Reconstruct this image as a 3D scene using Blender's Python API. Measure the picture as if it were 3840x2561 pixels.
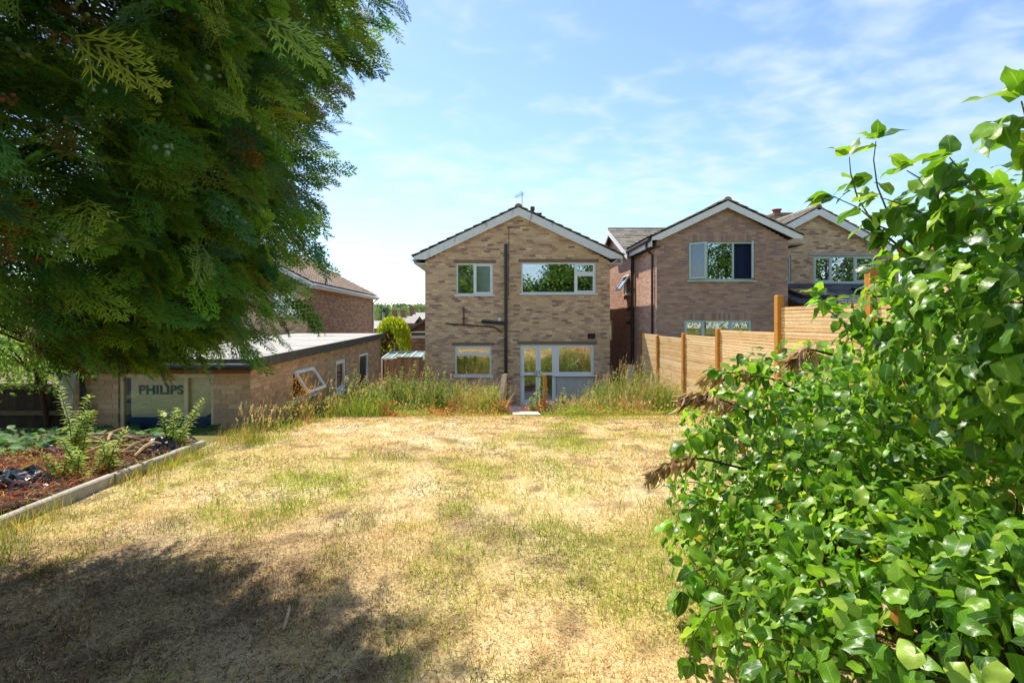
import bpy, math, random
import numpy as np
from mathutils import Vector, Matrix

for _o in list(bpy.data.objects):
    bpy.data.objects.remove(_o)
SC = bpy.context.scene
COL = SC.collection
R = math.radians
rng = np.random.default_rng(7)
random.seed(7)

# ------------------------------------------------------------------ camera
CZ = 2.94                       # eye height above the house's ground level
FPX, PX, PY = 1920.0, 1850.0, 1205.0
cam = bpy.data.cameras.new('camera')
cam.sensor_width = 36.0
cam.lens = 36.0 * FPX / 3840.0
cam.shift_x = (1920.0 - PX) / 3840.0
cam.shift_y = -(1280.5 - PY) / 3840.0
cam.clip_start = 0.05
cam.clip_end = 3000.0
camo = bpy.data.objects.new('camera', cam)
camo.location = (0, 0, CZ)
camo.rotation_euler = (R(90), 0, 0)
COL.objects.link(camo)
SC.camera = camo

# ------------------------------------------------------------------ sky and sun
SUN_EL, SUN_AZ = 53.0, -29.0    # azimuth from +Y (the view direction), negative = to the left
world = bpy.data.worlds.new('World')
SC.world = world
world.use_nodes = True
wn, wl = world.node_tree.nodes, world.node_tree.links
wn.clear()
w_out = wn.new('ShaderNodeOutputWorld')
w_bg = wn.new('ShaderNodeBackground')
w_bg.inputs['Strength'].default_value = 0.128
w_sky = wn.new('ShaderNodeTexSky')
w_sky.sky_type = 'NISHITA'
w_sky.sun_disc = False
w_sky.sun_elevation = R(SUN_EL)
w_sky.sun_rotation = R(SUN_AZ)
w_sky.altitude = 50
w_sky.air_density = 1.0
w_sky.dust_density = 0.25
w_sky.ozone_density = 3.4
# thin high cloud, laid out on a plane far above the place
w_tc = wn.new('ShaderNodeTexCoord')
w_sep = wn.new('ShaderNodeSeparateXYZ')
wl.new(w_tc.outputs['Generated'], w_sep.inputs[0])


def wmath(op, a, b=None):
    n = wn.new('ShaderNodeMath')
    n.operation = op
    for i, v in enumerate((a, b)):
        if v is None:
            continue
        if isinstance(v, (int, float)):
            n.inputs[i].default_value = v
        else:
            wl.new(v, n.inputs[i])
    return n.outputs[0]


zc = wmath('ADD', wmath('MAXIMUM', w_sep.outputs['Z'], 0.0), 0.16)
w_cmb = wn.new('ShaderNodeCombineXYZ')
wl.new(wmath('DIVIDE', w_sep.outputs['X'], zc), w_cmb.inputs[0])
wl.new(wmath('DIVIDE', w_sep.outputs['Y'], zc), w_cmb.inputs[1])
w_map = wn.new('ShaderNodeMapping')
w_map.inputs['Rotation'].default_value = (0, 0, R(-38))
w_map.inputs['Scale'].default_value = (1.0, 1.3, 1.0)
w_map.inputs['Location'].default_value = (3.3, 1.2, 0.0)
wl.new(w_cmb.outputs[0], w_map.inputs[0])


def wnoise(scale, detail, rough, dist):
    n = wn.new('ShaderNodeTexNoise')
    n.inputs['Scale'].default_value = scale
    n.inputs['Detail'].default_value = detail
    n.inputs['Roughness'].default_value = rough
    n.inputs['Distortion'].default_value = dist
    wl.new(w_map.outputs[0], n.inputs['Vector'])
    return n.outputs['Fac']


w_big = wnoise(0.62, 2, 0.5, 0.2)
w_fine = wnoise(5.2, 5, 0.52, 0.25)
w_mix = wmath('ADD', wmath('MULTIPLY', w_big, 0.5), wmath('MULTIPLY', w_fine, 0.5))
w_ramp = wn.new('ShaderNodeValToRGB')
w_ramp.color_ramp.elements[0].position = 0.43
w_ramp.color_ramp.elements[0].color = (0, 0, 0, 1)
w_ramp.color_ramp.elements[1].position = 0.66
w_ramp.color_ramp.elements[1].color = (0.72, 0.72, 0.72, 1)
w_ramp.color_ramp.interpolation = 'EASE'
wl.new(w_mix, w_ramp.inputs[0])
w_cl = wn.new('ShaderNodeMix')
w_cl.data_type = 'RGBA'
wl.new(w_ramp.outputs[0], w_cl.inputs['Factor'])
wl.new(w_sky.outputs[0], w_cl.inputs[6])
w_cl.inputs[7].default_value = (3.8, 4.4, 4.9, 1)
wl.new(w_cl.outputs[2], w_bg.inputs['Color'])
wl.new(w_bg.outputs[0], w_out.inputs['Surface'])

sun = bpy.data.lights.new('sun', 'SUN')
sun.energy = 3.8
sun.angle = R(0.53)
sun.color = (1.0, 0.94, 0.84)
suno = bpy.data.objects.new('sun', sun)
_sd = Vector((math.sin(R(SUN_AZ)) * math.cos(R(SUN_EL)), math.cos(R(SUN_AZ)) * math.cos(R(SUN_EL)), math.sin(R(SUN_EL))))
suno.rotation_euler = _sd.to_track_quat('Z', 'Y').to_euler()
suno.location = _sd * 60
COL.objects.link(suno)

SC.view_settings.view_transform = 'Standard'
SC.view_settings.look = 'None'
SC.view_settings.gamma = 1.0
SC.view_settings.use_curve_mapping = False
SC.view_settings.exposure = 0.86
SC.render.engine = 'CYCLES'
SC.cycles.max_bounces = 7
SC.cycles.transparent_max_bounces = 10
SC.cycles.use_denoising = True

# ------------------------------------------------------------------ helpers
def at(px, py, D):
    """the place at depth D that the photograph shows at (px, py)"""
    return np.array(((px - PX) / FPX * D, D, CZ + (PY - py) / FPX * D))


def lin(r, g, b, k=1.0):
    f = lambda c: ((c / 255.0) / 12.92 if c / 255.0 <= 0.04045 else (((c / 255.0) + 0.055) / 1.055) ** 2.4)
    return (f(r) * k, f(g) * k, f(b) * k)


def tag(o, label=None, cat=None, group=None, kind=None):
    if label:
        o['label'] = label
    if cat:
        o['category'] = cat
    if group:
        o['group'] = group
    if kind:
        o['kind'] = kind
    return o


ORG = {}


def thing(name, label, cat, loc=(0, 0, 0), group=None, kind=None):
    o = bpy.data.objects.new(name, None)
    o.empty_display_size = 0.2
    o.location = loc
    COL.objects.link(o)
    ORG[o.name] = np.array(loc, float)
    return tag(o, label, cat, group, kind)


def org_of(o):
    return ORG.get(o.name, np.zeros(3)) if o else np.zeros(3)


class NB:
    """collects vertices, faces and a tint per vertex, links them as ONE mesh object"""

    def __init__(self):
        self.v, self.c, self.uv = [], [], []
        self.f = []
        self.n = 0

    def add(self, verts, faces, col=(0.5, 0.5, 0.5), uv=None):
        verts = np.asarray(verts, float).reshape(-1, 3)
        k = len(verts)
        c = np.asarray(col, float)
        if c.ndim == 1:
            c = np.tile(c[:3], (k, 1))
        self.v.append(verts)
        self.c.append(c)
        self.uv.append(np.zeros((k, 2)) if uv is None else uv)
        if isinstance(faces, np.ndarray):
            self.f.append(faces + self.n)
        else:
            by = {}
            for f in faces:
                by.setdefault(len(f), []).append(f)
            for fl in by.values():
                self.f.append(np.asarray(fl, int) + self.n)
        self.n += k
        return self

    def mesh(self, name, org=np.zeros(3), smooth=False):
        me = bpy.data.meshes.new(name)
        if not self.v:
            return me
        v = np.concatenate(self.v) - org
        c = np.concatenate(self.c)
        uv = np.concatenate(self.uv)
        me.vertices.add(len(v))
        me.vertices.foreach_set('co', v.astype(np.float32).ravel())
        loops = np.concatenate([f.ravel() for f in self.f]).astype(np.int32)
        counts = np.concatenate([np.full(len(f), f.shape[1]) for f in self.f]).astype(np.int32)
        starts = np.concatenate(([0], np.cumsum(counts)[:-1])).astype(np.int32)
        me.loops.add(len(loops))
        me.loops.foreach_set('vertex_index', loops)
        me.polygons.add(len(counts))
        me.polygons.foreach_set('loop_start', starts)
        me.polygons.foreach_set('loop_total', counts)
        me.update(calc_edges=True)
        me.polygons.foreach_set('use_smooth', np.full(len(counts), bool(smooth)))
        a = me.attributes.new('tint', 'FLOAT_COLOR', 'POINT')
        a.data.foreach_set('color', np.hstack([c, np.ones((len(c), 1))]).astype(np.float32).ravel())
        if np.any(uv):
            b = me.attributes.new('leafuv', 'FLOAT2', 'POINT')
            b.data.foreach_set('vector', uv.astype(np.float32).ravel())
        return me

    def build(self, name, mat, parent=None, smooth=False, label=None, cat=None, group=None, kind=None, org=None):
        if parent is not None:
            og = org_of(parent)
        elif org is not None:
            og = np.array(org, float)
        else:
            og = np.zeros(3)
        me = self.mesh(name, og, smooth)
        me.materials.append(mat)
        o = bpy.data.objects.new(name, me)
        COL.objects.link(o)
        if parent is not None:
            o.parent = parent
        else:
            o.location = og
        ORG[o.name] = og
        return tag(o, label, cat, group, kind)


BOXF = [(0, 3, 2, 1), (4, 5, 6, 7), (0, 1, 5, 4), (1, 2, 6, 5), (2, 3, 7, 6), (3, 0, 4, 7)]
UNITV = np.array([(-.5, -.5, -.5), (.5, -.5, -.5), (.5, .5, -.5), (-.5, .5, -.5), (-.5, -.5, .5), (.5, -.5, .5), (.5, .5, .5), (-.5, .5, .5)])


def wbox(nb, x0, x1, y0, y1, z0, z1, col=(.5, .5, .5)):
    v = [(x0, y0, z0), (x1, y0, z0), (x1, y1, z0), (x0, y1, z0), (x0, y0, z1), (x1, y0, z1), (x1, y1, z1), (x0, y1, z1)]
    return nb.add(v, BOXF, col)


def obox(nb, c, axes, dims, col=(.5, .5, .5)):
    """box at c with column axes and full dimensions"""
    v = (UNITV * np.asarray(dims)) @ np.asarray(axes, float).T + np.asarray(c, float)
    return nb.add(v, BOXF, col)


def beam(nb, a, b, w, h, col=(.5, .5, .5), up=(0, 0, 1)):
    a, b = np.asarray(a, float), np.asarray(b, float)
    d = b - a
    L = np.linalg.norm(d)
    d = d / L
    s = np.cross(d, up)
    if np.linalg.norm(s) < 1e-4:
        s = np.array((1., 0, 0))
    s /= np.linalg.norm(s)
    u = np.cross(s, d)
    return obox(nb, (a + b) / 2, np.stack([d, s, u], 1), (L, w, h), col)


def tube(nb, pts, rad, n=8, col=(.5, .5, .5), caps=True):
    pts = [np.asarray(p, float) for p in pts]
    m = len(pts)
    rads = rad if hasattr(rad, '__len__') else [rad] * m
    vs, prev = [], None
    for i, p in enumerate(pts):
        d = pts[min(i + 1, m - 1)] - pts[max(i - 1, 0)]
        d = d / (np.linalg.norm(d) + 1e-9)
        if prev is None:
            ref = np.array((0, 0, 1.)) if abs(d[2]) < .9 else np.array((1., 0, 0))
            s = np.cross(d, ref)
        else:
            s = prev - d * np.dot(prev, d)
        s /= np.linalg.norm(s) + 1e-9
        prev = s
        t = np.cross(d, s)
        for k in range(n):
            a = 2 * math.pi * k / n
            vs.append(p + rads[i] * (math.cos(a) * s + math.sin(a) * t))
    fs = []
    for i in range(m - 1):
        for k in range(n):
            k2 = (k + 1) % n
            fs.append((i * n + k, i * n + k2, (i + 1) * n + k2, (i + 1) * n + k))
    if caps:
        fs.append(tuple(range(n - 1, -1, -1)))
        fs.append(tuple((m - 1) * n + k for k in range(n)))
    return nb.add(vs, fs, col)


class Frame:
    """a wall plane: origin, u along the wall, v up, w outwards"""

    def __init__(self, o, u, n):
        self.o = np.asarray(o, float)
        self.u = np.asarray(u, float)
        self.v = np.array((0, 0, 1.))
        self.n = np.asarray(n, float)
        self.A = np.stack([self.u, self.v, self.n], 1)

    def p(self, u, v, w=0):
        return self.o + u * self.u + v * self.v + w * self.n

    def box(self, nb, u0, u1, v0, v1, w0, w1, col=(.5, .5, .5)):
        return obox(nb, self.p((u0 + u1) / 2, (v0 + v1) / 2, (w0 + w1) / 2), self.A, (abs(u1 - u0), abs(v1 - v0), abs(w1 - w0)), col)


def scatter(nb, T, pos, basis, scale, col, colT=None, uvT=None):
    """copies template T (verts, tris) to every pos with basis (N,3,3: columns side, forward, normal)"""
    V, Fc = T[0], T[1]
    N, k = len(pos), len(V)
    if N == 0:
        return
    sc = np.asarray(scale, float)
    if sc.ndim == 1:
        sc = sc[:, None]
    loc = V[None, :, :] * (sc[:, None, :] if sc.shape[1] == 3 else sc[:, :, None])
    W = np.einsum('nij,nkj->nki', basis, loc) + pos[:, None, :]
    C = np.repeat(np.asarray(col, float)[:, None, :], k, 1)
    if colT is not None:
        C = C * colT[None, :, None]
    faces = (Fc[None, :, :] + (np.arange(N) * k)[:, None, None]).reshape(-1, Fc.shape[1])
    nb.add(W.reshape(-1, 3), faces, C.reshape(-1, 3), None if uvT is None else np.tile(uvT, (N, 1)))


def norm(a):
    return a / (np.linalg.norm(a, axis=-1, keepdims=True) + 1e-9)


def basis_from(fwd, up):
    f = norm(fwd)
    s = norm(np.cross(f, up))
    n = np.cross(s, f)
    return np.stack([s, f, n], 2)


def rand_dirs(n):
    return norm(rng.normal(size=(n, 3)))


def pick(pal, n, jit=.12):
    pal = np.asarray(pal, float)
    c = pal[rng.integers(0, len(pal), n)]
    return np.clip(c * (1 + rng.normal(0, jit, (n, 1))) * (1 + rng.normal(0, jit * .35, (n, 3))), .004, .95)


def vnoise(x, y, seed=0):
    """smooth value noise on arrays"""
    x, y = np.asarray(x, float), np.asarray(y, float)
    xi, yi = np.floor(x).astype(np.int64), np.floor(y).astype(np.int64)
    xf, yf = x - xi, y - yi

    def h(a, b):
        k = (a * 374761393 + b * 668265263 + seed * 974634777) & 0xFFFFFFFF
        k = ((k ^ (k >> 13)) * 1274126177) & 0xFFFFFFFF
        return ((k ^ (k >> 16)) & 0xFFFF) / 65535.0
    sx, sy = xf * xf * (3 - 2 * xf), yf * yf * (3 - 2 * yf)
    return (h(xi, yi) * (1 - sx) + h(xi + 1, yi) * sx) * (1 - sy) + (h(xi, yi + 1) * (1 - sx) + h(xi + 1, yi + 1) * sx) * sy


def fbm(x, y, seed=0, oct=4):
    t, a, s = 0, .5, 0
    for i in range(oct):
        t = t + a * vnoise(np.asarray(x) * 2 ** i + 17.3 * i, np.asarray(y) * 2 ** i - 9.1 * i, seed + i)
        s += a
        a *= .5
    return t / s


# ------------------------------------------------------------------ materials
def M(name, color=None, rough=.8, spec=.3, var=.15, vscale=20., bump=0., bscale=80., trans=0., metal=0., veins=False, stain=None, tcol=1.25, coat=0.):
    m = bpy.data.materials.new(name)
    m.use_nodes = True
    nt = m.node_tree
    N, L = nt.nodes, nt.links
    bs = N['Principled BSDF']
    out = N['Material Output']
    tc = N.new('ShaderNodeTexCoord')
    geo = N.new('ShaderNodeNewGeometry')
    if color is None:
        at_ = N.new('ShaderNodeAttribute')
        at_.attribute_name = 'tint'
        base = at_.outputs['Color']
    else:
        rgb = N.new('ShaderNodeRGB')
        rgb.outputs[0].default_value = (*color, 1)
        base = rgb.outputs[0]
    if var > 0:
        nz = N.new('ShaderNodeTexNoise')
        nz.inputs['Scale'].default_value = vscale
        nz.inputs['Detail'].default_value = 5
        nz.inputs['Roughness'].default_value = .62
        L.new(geo.outputs['Position'], nz.inputs['Vector'])
        mr = N.new('ShaderNodeMapRange')
        mr.inputs[1].default_value = .3
        mr.inputs[2].default_value = .7
        mr.inputs[3].default_value = 1 - var
        mr.inputs[4].default_value = 1 + var
        L.new(nz.outputs['Fac'], mr.inputs[0])
        vm = N.new('ShaderNodeVectorMath')
        vm.operation = 'SCALE'
        L.new(base, vm.inputs[0])
        L.new(mr.outputs[0], vm.inputs['Scale'])
        base = vm.outputs[0]
    if stain:
        sc_, lo, hi, scol, stretch = stain
        mp = N.new('ShaderNodeMapping')
        mp.inputs['Scale'].default_value = stretch
        L.new(geo.outputs['Position'], mp.inputs[0])
        nz = N.new('ShaderNodeTexNoise')
        nz.inputs['Scale'].default_value = sc_
        nz.inputs['Detail'].default_value = 6
        nz.inputs['Roughness'].default_value = .65
        L.new(mp.outputs[0], nz.inputs['Vector'])
        mr = N.new('ShaderNodeMapRange')
        mr.inputs[1].default_value = lo
        mr.inputs[2].default_value = hi
        L.new(nz.outputs['Fac'], mr.inputs[0])
        mx = N.new('ShaderNodeMix')
        mx.data_type = 'RGBA'
        L.new(mr.outputs[0], mx.inputs['Factor'])
        L.new(base, mx.inputs[6])
        mx.inputs[7].default_value = (*scol, 1)
        base = mx.outputs[2]
    if veins:
        uvn = N.new('ShaderNodeAttribute')
        uvn.attribute_name = 'leafuv'
        sp = N.new('ShaderNodeSeparateXYZ')
        L.new(uvn.outputs['Vector'], sp.inputs[0])

        def mth(op, a, b=None, c=None):
            n = N.new('ShaderNodeMath')
            n.operation = op
            for i, v in enumerate((a, b, c)):
                if v is None:
                    continue
                if isinstance(v, (int, float)):
                    n.inputs[i].default_value = v
                else:
                    L.new(v, n.inputs[i])
            return n.outputs[0]
        au = mth('ABSOLUTE', sp.outputs[0])
        mid = mth('SUBTRACT', 1.0, mth('SMOOTH_MIN', mth('MULTIPLY', au, 14.0), 1.0, .1))
        ph = mth('FRACT', mth('MULTIPLY', mth('SUBTRACT', sp.outputs[1], mth('MULTIPLY', au, .55)), 6.0))
        side = mth('MULTIPLY', mth('GREATER_THAN', ph, .86), .35)
        vf = mth('MULTIPLY', mth('MAXIMUM', mid, side), .8)
        mx = N.new('ShaderNodeMix')
        mx.data_type = 'RGBA'
        L.new(vf, mx.inputs['Factor'])
        L.new(base, mx.inputs[6])
        mx.inputs[7].default_value = (.42, .50, .16, 1)
        base = mx.outputs[2]
    L.new(base, bs.inputs['Base Color'])
    bs.inputs['Roughness'].default_value = rough
    bs.inputs['Specular IOR Level'].default_value = spec
    bs.inputs['Metallic'].default_value = metal
    if coat:
        bs.inputs['Coat Weight'].default_value = coat
        bs.inputs['Coat Roughness'].default_value = .15
    if bump > 0:
        nz = N.new('ShaderNodeTexNoise')
        nz.inputs['Scale'].default_value = bscale
        nz.inputs['Detail'].default_value = 4
        L.new(geo.outputs['Position'], nz.inputs['Vector'])
        bp = N.new('ShaderNodeBump')
        bp.inputs['Strength'].default_value = bump
        bp.inputs['Distance'].default_value = .01
        L.new(nz.outputs['Fac'], bp.inputs['Height'])
        L.new(bp.outputs[0], bs.inputs['Normal'])
    if trans > 0:
        tr = N.new('ShaderNodeBsdfTranslucent')
        vm = N.new('ShaderNodeVectorMath')
        vm.operation = 'MULTIPLY'
        vm.inputs[1].default_value = (tcol * 1.1, tcol * 1.1, tcol * .55) if not isinstance(tcol, tuple) else tcol
        L.new(base, vm.inputs[0])
        L.new(vm.outputs[0], tr.inputs['Color'])
        ms = N.new('ShaderNodeMixShader')
        ms.inputs[0].default_value = trans
        L.new(bs.outputs[0], ms.inputs[1])
        L.new(tr.outputs[0], ms.inputs[2])
        L.new(ms.outputs[0], out.inputs['Surface'])
    return m


def glass_mat(name, tint=(.93, .97, .96), refl=.26, rough=0.0):
    m = bpy.data.materials.new(name)
    m.use_nodes = True
    N, L = m.node_tree.nodes, m.node_tree.links
    N.clear()
    out = N.new('ShaderNodeOutputMaterial')
    tr = N.new('ShaderNodeBsdfTransparent')
    tr.inputs[0].default_value = (*tint, 1)
    gl = N.new('ShaderNodeBsdfGlossy')
    gl.inputs['Roughness'].default_value = rough
    gl.inputs['Color'].default_value = (.92, .95, .95, 1)
    fr = N.new('ShaderNodeFresnel')
    fr.inputs['IOR'].default_value = 1.5
    ad = N.new('ShaderNodeMath')
    ad.operation = 'ADD'
    ad.use_clamp = True
    ad.inputs[1].default_value = refl
    mx = N.new('ShaderNodeMixShader')
    L.new(fr.outputs[0], ad.inputs[0])
    L.new(ad.outputs[0], mx.inputs[0])
    L.new(tr.outputs[0], mx.inputs[1])
    L.new(gl.outputs[0], mx.inputs[2])
    L.new(mx.outputs[0], out.inputs['Surface'])
    return m


MT = dict(
    brick=M('brick', None, .9, .2, .16, 30, .5, 160),
    mortar=M('mortar', lin(186, 166, 140, .95), .95, .1, .12, 8, .3, 200),
    mortar_dark=M('mortar_dark', lin(190, 172, 158, .85), .95, .1, .12, 8, .3, 200),
    white=M('white_upvc', (.80, .81, .80), .35, .5, .04, 4),
    barge=M('weathered_white_paint', (.74, .74, .70), .6, .3, .06, 6, .2, 40, stain=(2.4, .57, .70, (.21, .22, .19), (1, 1, .5))),
    barge_clean=M('clean_white_board', (.80, .79, .75), .5, .3, .05, 5),
    green_frame=M('pale_green_upvc', lin(196, 210, 200, .95), .4, .4, .04, 5),
    tile=M('roof_tile', None, .85, .2, .3, 9, .3, 90),
    pipe=M('black_plastic_pipe', (.022, .021, .022), .35, .5, .15, 12),
    pipe_brown=M('dark_brown_pipe', (.035, .022, .018), .4, .5, .15, 12),
    render=M('pale_render', lin(205, 203, 196, .8), .85, .2, .1, 6, .2, 90),
    concrete=M('concrete', lin(200, 190, 172, .75), .9, .2, .22, 7, .4, 120),
    slab=M('path_slab', lin(232, 222, 205, .8), .9, .2, .18, 6, .4, 120),
    lintel=M('lintel', lin(150, 126, 102, .75), .9, .2, .15, 10, .2, 120),
    felt=M('mineral_felt', lin(218, 212, 200, .66), .95, .15, .12, 5, .5, 300, stain=(1.1, .55, .75, lin(168, 160, 146, .5), (1, 1, 1))),
    felt_edge=M('dark_felt_edge', lin(92, 88, 80, .9), .9, .15, .25, 10, .4, 200),
    timber=M('orange_timber', None, .75, .2, .16, 26, .25, 90, stain=(7, .52, .78, lin(176, 122, 66, .8), (1, .22, 3.5))),
    oldwood=M('weathered_timber', None, .85, .2, .3, 18, .4, 90),
    black=M('black_plastic_sheet', (.013, .014, .016), .28, .5, .25, 14),
    dark_soil=M('soil', lin(78, 58, 44, .8), .95, .1, .35, 14, .8, 60),
    glass=glass_mat('window_glass', refl=.30),
    frost=glass_mat('frosted_glass', refl=.25, rough=.12, tint=(.6, .68, .66)),
    glass_low=glass_mat('casement_glass', refl=.06),
    interior=M('interior_plaster', (.34, .32, .29), .9, .2, .1, 3),
    curtain=M('navy_curtain', (.03, .05, .11), .85, .2, .2, 30),
    sign=M('sign_board', None, .5, .35, .05, 5),
    ink=M('sign_blue', lin(24, 70, 128, .8), .5, .3, .05, 5),
    metal=M('aerial_metal', (.35, .35, .35), .4, .5, .1, 10, metal=.8),
    terracotta=M('terracotta', lin(170, 84, 66, .8), .8, .2, .2, 12),
    greendoor=M('dark_green_paint', lin(44, 66, 52, .8), .5, .4, .15, 8),
    poly=M('polycarbonate', lin(176, 212, 198, .8), .3, .5, .06, 5, trans=.3, tcol=(1, 1, 1)),
    plastic_sheet=M('clear_plastic_sheet', (.50, .49, .44), .35, .5, .25, 8, .3, 30, trans=.35, tcol=(1, 1, .95)),
    leaf=M('leaf', None, .6, .2, .12, 14, trans=.42),
    leaf_gloss=M('ivy_leaf', None, .34, .32, .16, 22, .12, 90, trans=.36, veins=True, tcol=1.7),
    conifer=M('cypress_spray', None, .6, .25, .18, 9, trans=.38, tcol=1.35),
    cone=M('cypress_cone', None, .7, .25, .25, 120, .5, 300),
    bark=M('bark', lin(92, 68, 52, .8), .95, .1, .35, 22, .9, 40),
    grass=M('grass_blade', None, .65, .2, .12, 12, trans=.38),
    dry=M('dry_stem', None, .8, .15, .1, 12, trans=.25),
)

# ------------------------------------------------------------------ builders for walls, roofs and windows
class Pieces:
    """alike pieces: the nearest n become objects of their own with shared meshes, the rest one joined part"""
    cache = {}

    def __init__(self, parent, name, mat, n_ind=300, rest=None, T=None, smooth=False):
        self.parent, self.name, self.mat, self.n_ind = parent, name, mat, n_ind
        self.rest = rest or name + 's'
        self.items = []
        self.T = T or (UNITV, BOXF)
        self.smooth = smooth

    def add(self, c, A, dims, tint, key=None):
        c = np.asarray(c, float)
        self.items.append((np.linalg.norm(c - np.array((0, 0, CZ))) if key is None else key, c, np.asarray(A, float), np.asarray(dims, float), tuple(tint)))

    def done(self):
        self.items.sort(key=lambda i: i[0])
        og = org_of(self.parent)
        for (_, c, A, d, t) in self.items[:self.n_ind]:
            k = (self.name, self.mat.name, tuple(round(x, 3) for x in t), id(self.T[0]))
            me = Pieces.cache.get(k)
            if me is None:
                me = NB().add(self.T[0], self.T[1], t).mesh(self.name, smooth=self.smooth)
                me.materials.append(self.mat)
                Pieces.cache[k] = me
            o = bpy.data.objects.new(self.name, me)
            o.matrix_local = Matrix.Translation(Vector(c - og)) @ Matrix(A.tolist()).to_4x4() @ Matrix.Diagonal((*d, 1))
            COL.objects.link(o)
            o.parent = self.parent
        if len(self.items) > self.n_ind:
            nb = NB()
            for (_, c, A, d, t) in self.items[self.n_ind:]:
                nb.add((self.T[0] * d) @ A.T + c, self.T[1], t)
            nb.build(self.rest, self.mat, self.parent, smooth=self.smooth, kind='stuff')


def subtract(ivs, a, b):
    out = []
    for (x0, x1) in ivs:
        if b <= x0 or a >= x1:
            out.append((x0, x1))
        else:
            if a > x0:
                out.append((x0, a))
            if b < x1:
                out.append((b, x1))
    return out


def brick_wall(root, F, v0, v1, span, openings, palette, n_ind=300, soldiers=(), mortar='mortar', reveal=.12, name='wall', bricks=True, seed=0, weights=None):
    """span(v) -> (u0, u1) of the wall at height v; openings and soldiers are (u0, u1, v0, v1)"""
    r = random.Random(seed)
    C, Lb = .075, .225
    br = {v0, v1}
    k = 0
    while v0 + k * C < v1:
        br.add(round(v0 + k * C, 4))
        k += 1
    for o in openings:
        br.update(x for x in (o[2], o[3]) if v0 < x < v1)
    br = sorted(br)
    nb = NB()
    for a, b in zip(br[:-1], br[1:]):
        if b - a < 1e-4:
            continue
        m = (a + b) / 2
        ua, ub = span(a + 1e-5), span(b - 1e-5)
        ivs = [(0., 1.)]
        um0, um1 = span(m)
        ivs = [(um0, um1)]
        for o in openings:
            if o[2] < m < o[3]:
                ivs = subtract(ivs, o[0], o[1])
        for (x0, x1) in ivs:
            l = (ua[0], ub[0]) if x0 == um0 else (x0, x0)
            h = (ua[1], ub[1]) if x1 == um1 else (x1, x1)
            nb.add([F.p(l[0], a), F.p(h[0], a), F.p(h[1], b), F.p(l[1], b)], [(0, 1, 2, 3)])
            nb.add([F.p(l[0], a, -reveal * 1.8), F.p(h[0], a, -reveal * 1.8), F.p(h[1], b, -reveal * 1.8), F.p(l[1], b, -reveal * 1.8)], [(3, 2, 1, 0)])
    for (u0, u1, a, b) in openings:
        for q in (((u0, a), (u1, a)), ((u1, a), (u1, b)), ((u1, b), (u0, b)), ((u0, b), (u0, a))):
            nb.add([F.p(*q[0]), F.p(*q[1]), F.p(*q[1], -reveal * 1.8), F.p(*q[0], -reveal * 1.8)], [(0, 1, 2, 3)])
    wall = nb.build(name, MT[mortar], root)
    if not bricks:
        return wall
    P = Pieces(wall, 'brick', MT['brick'], n_ind)
    ORG[wall.name] = org_of(root)
    for a, b in zip(br[:-1], br[1:]):
        if b - a < .02:
            continue
        m = (a + b) / 2
        row = int((m - v0) / C)
        ivs = [span(m)]
        for o in list(openings) + list(soldiers):
            if o[2] < m < o[3]:
                ivs = subtract(ivs, o[0], o[1])
        off = (row % 2) * Lb / 2 + (.02 if row % 3 else 0)
        for (x0, x1) in ivs:
            j = math.floor((x0 - off) / Lb)
            while off + j * Lb < x1:
                s, e = max(x0, off + j * Lb + .005), min(x1, off + (j + 1) * Lb - .005)
                j += 1
                if e - s < .03:
                    continue
                w = .006 + r.uniform(-.0015, .0015)
                # bricks of one firing tend to lie together
                t = r.choices(palette, weights)[0] if weights else r.choice(palette)
                P.add(F.p((s + e) / 2, m, w - .02), F.A, (e - s, b - a - .010, .04), t, key=r.random() + .5 * abs(m - 3.2))
    for (u0, u1, a, b) in soldiers:
        n = max(1, round((u1 - u0) / C))
        st = (u1 - u0) / n
        for i in range(n):
            P.add(F.p(u0 + (i + .5) * st, (a + b) / 2, .006 - .02), F.A, (st - .01, b - a - .01, .04), r.choice(palette), key=r.random())
    P.done()
    return wall


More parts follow.
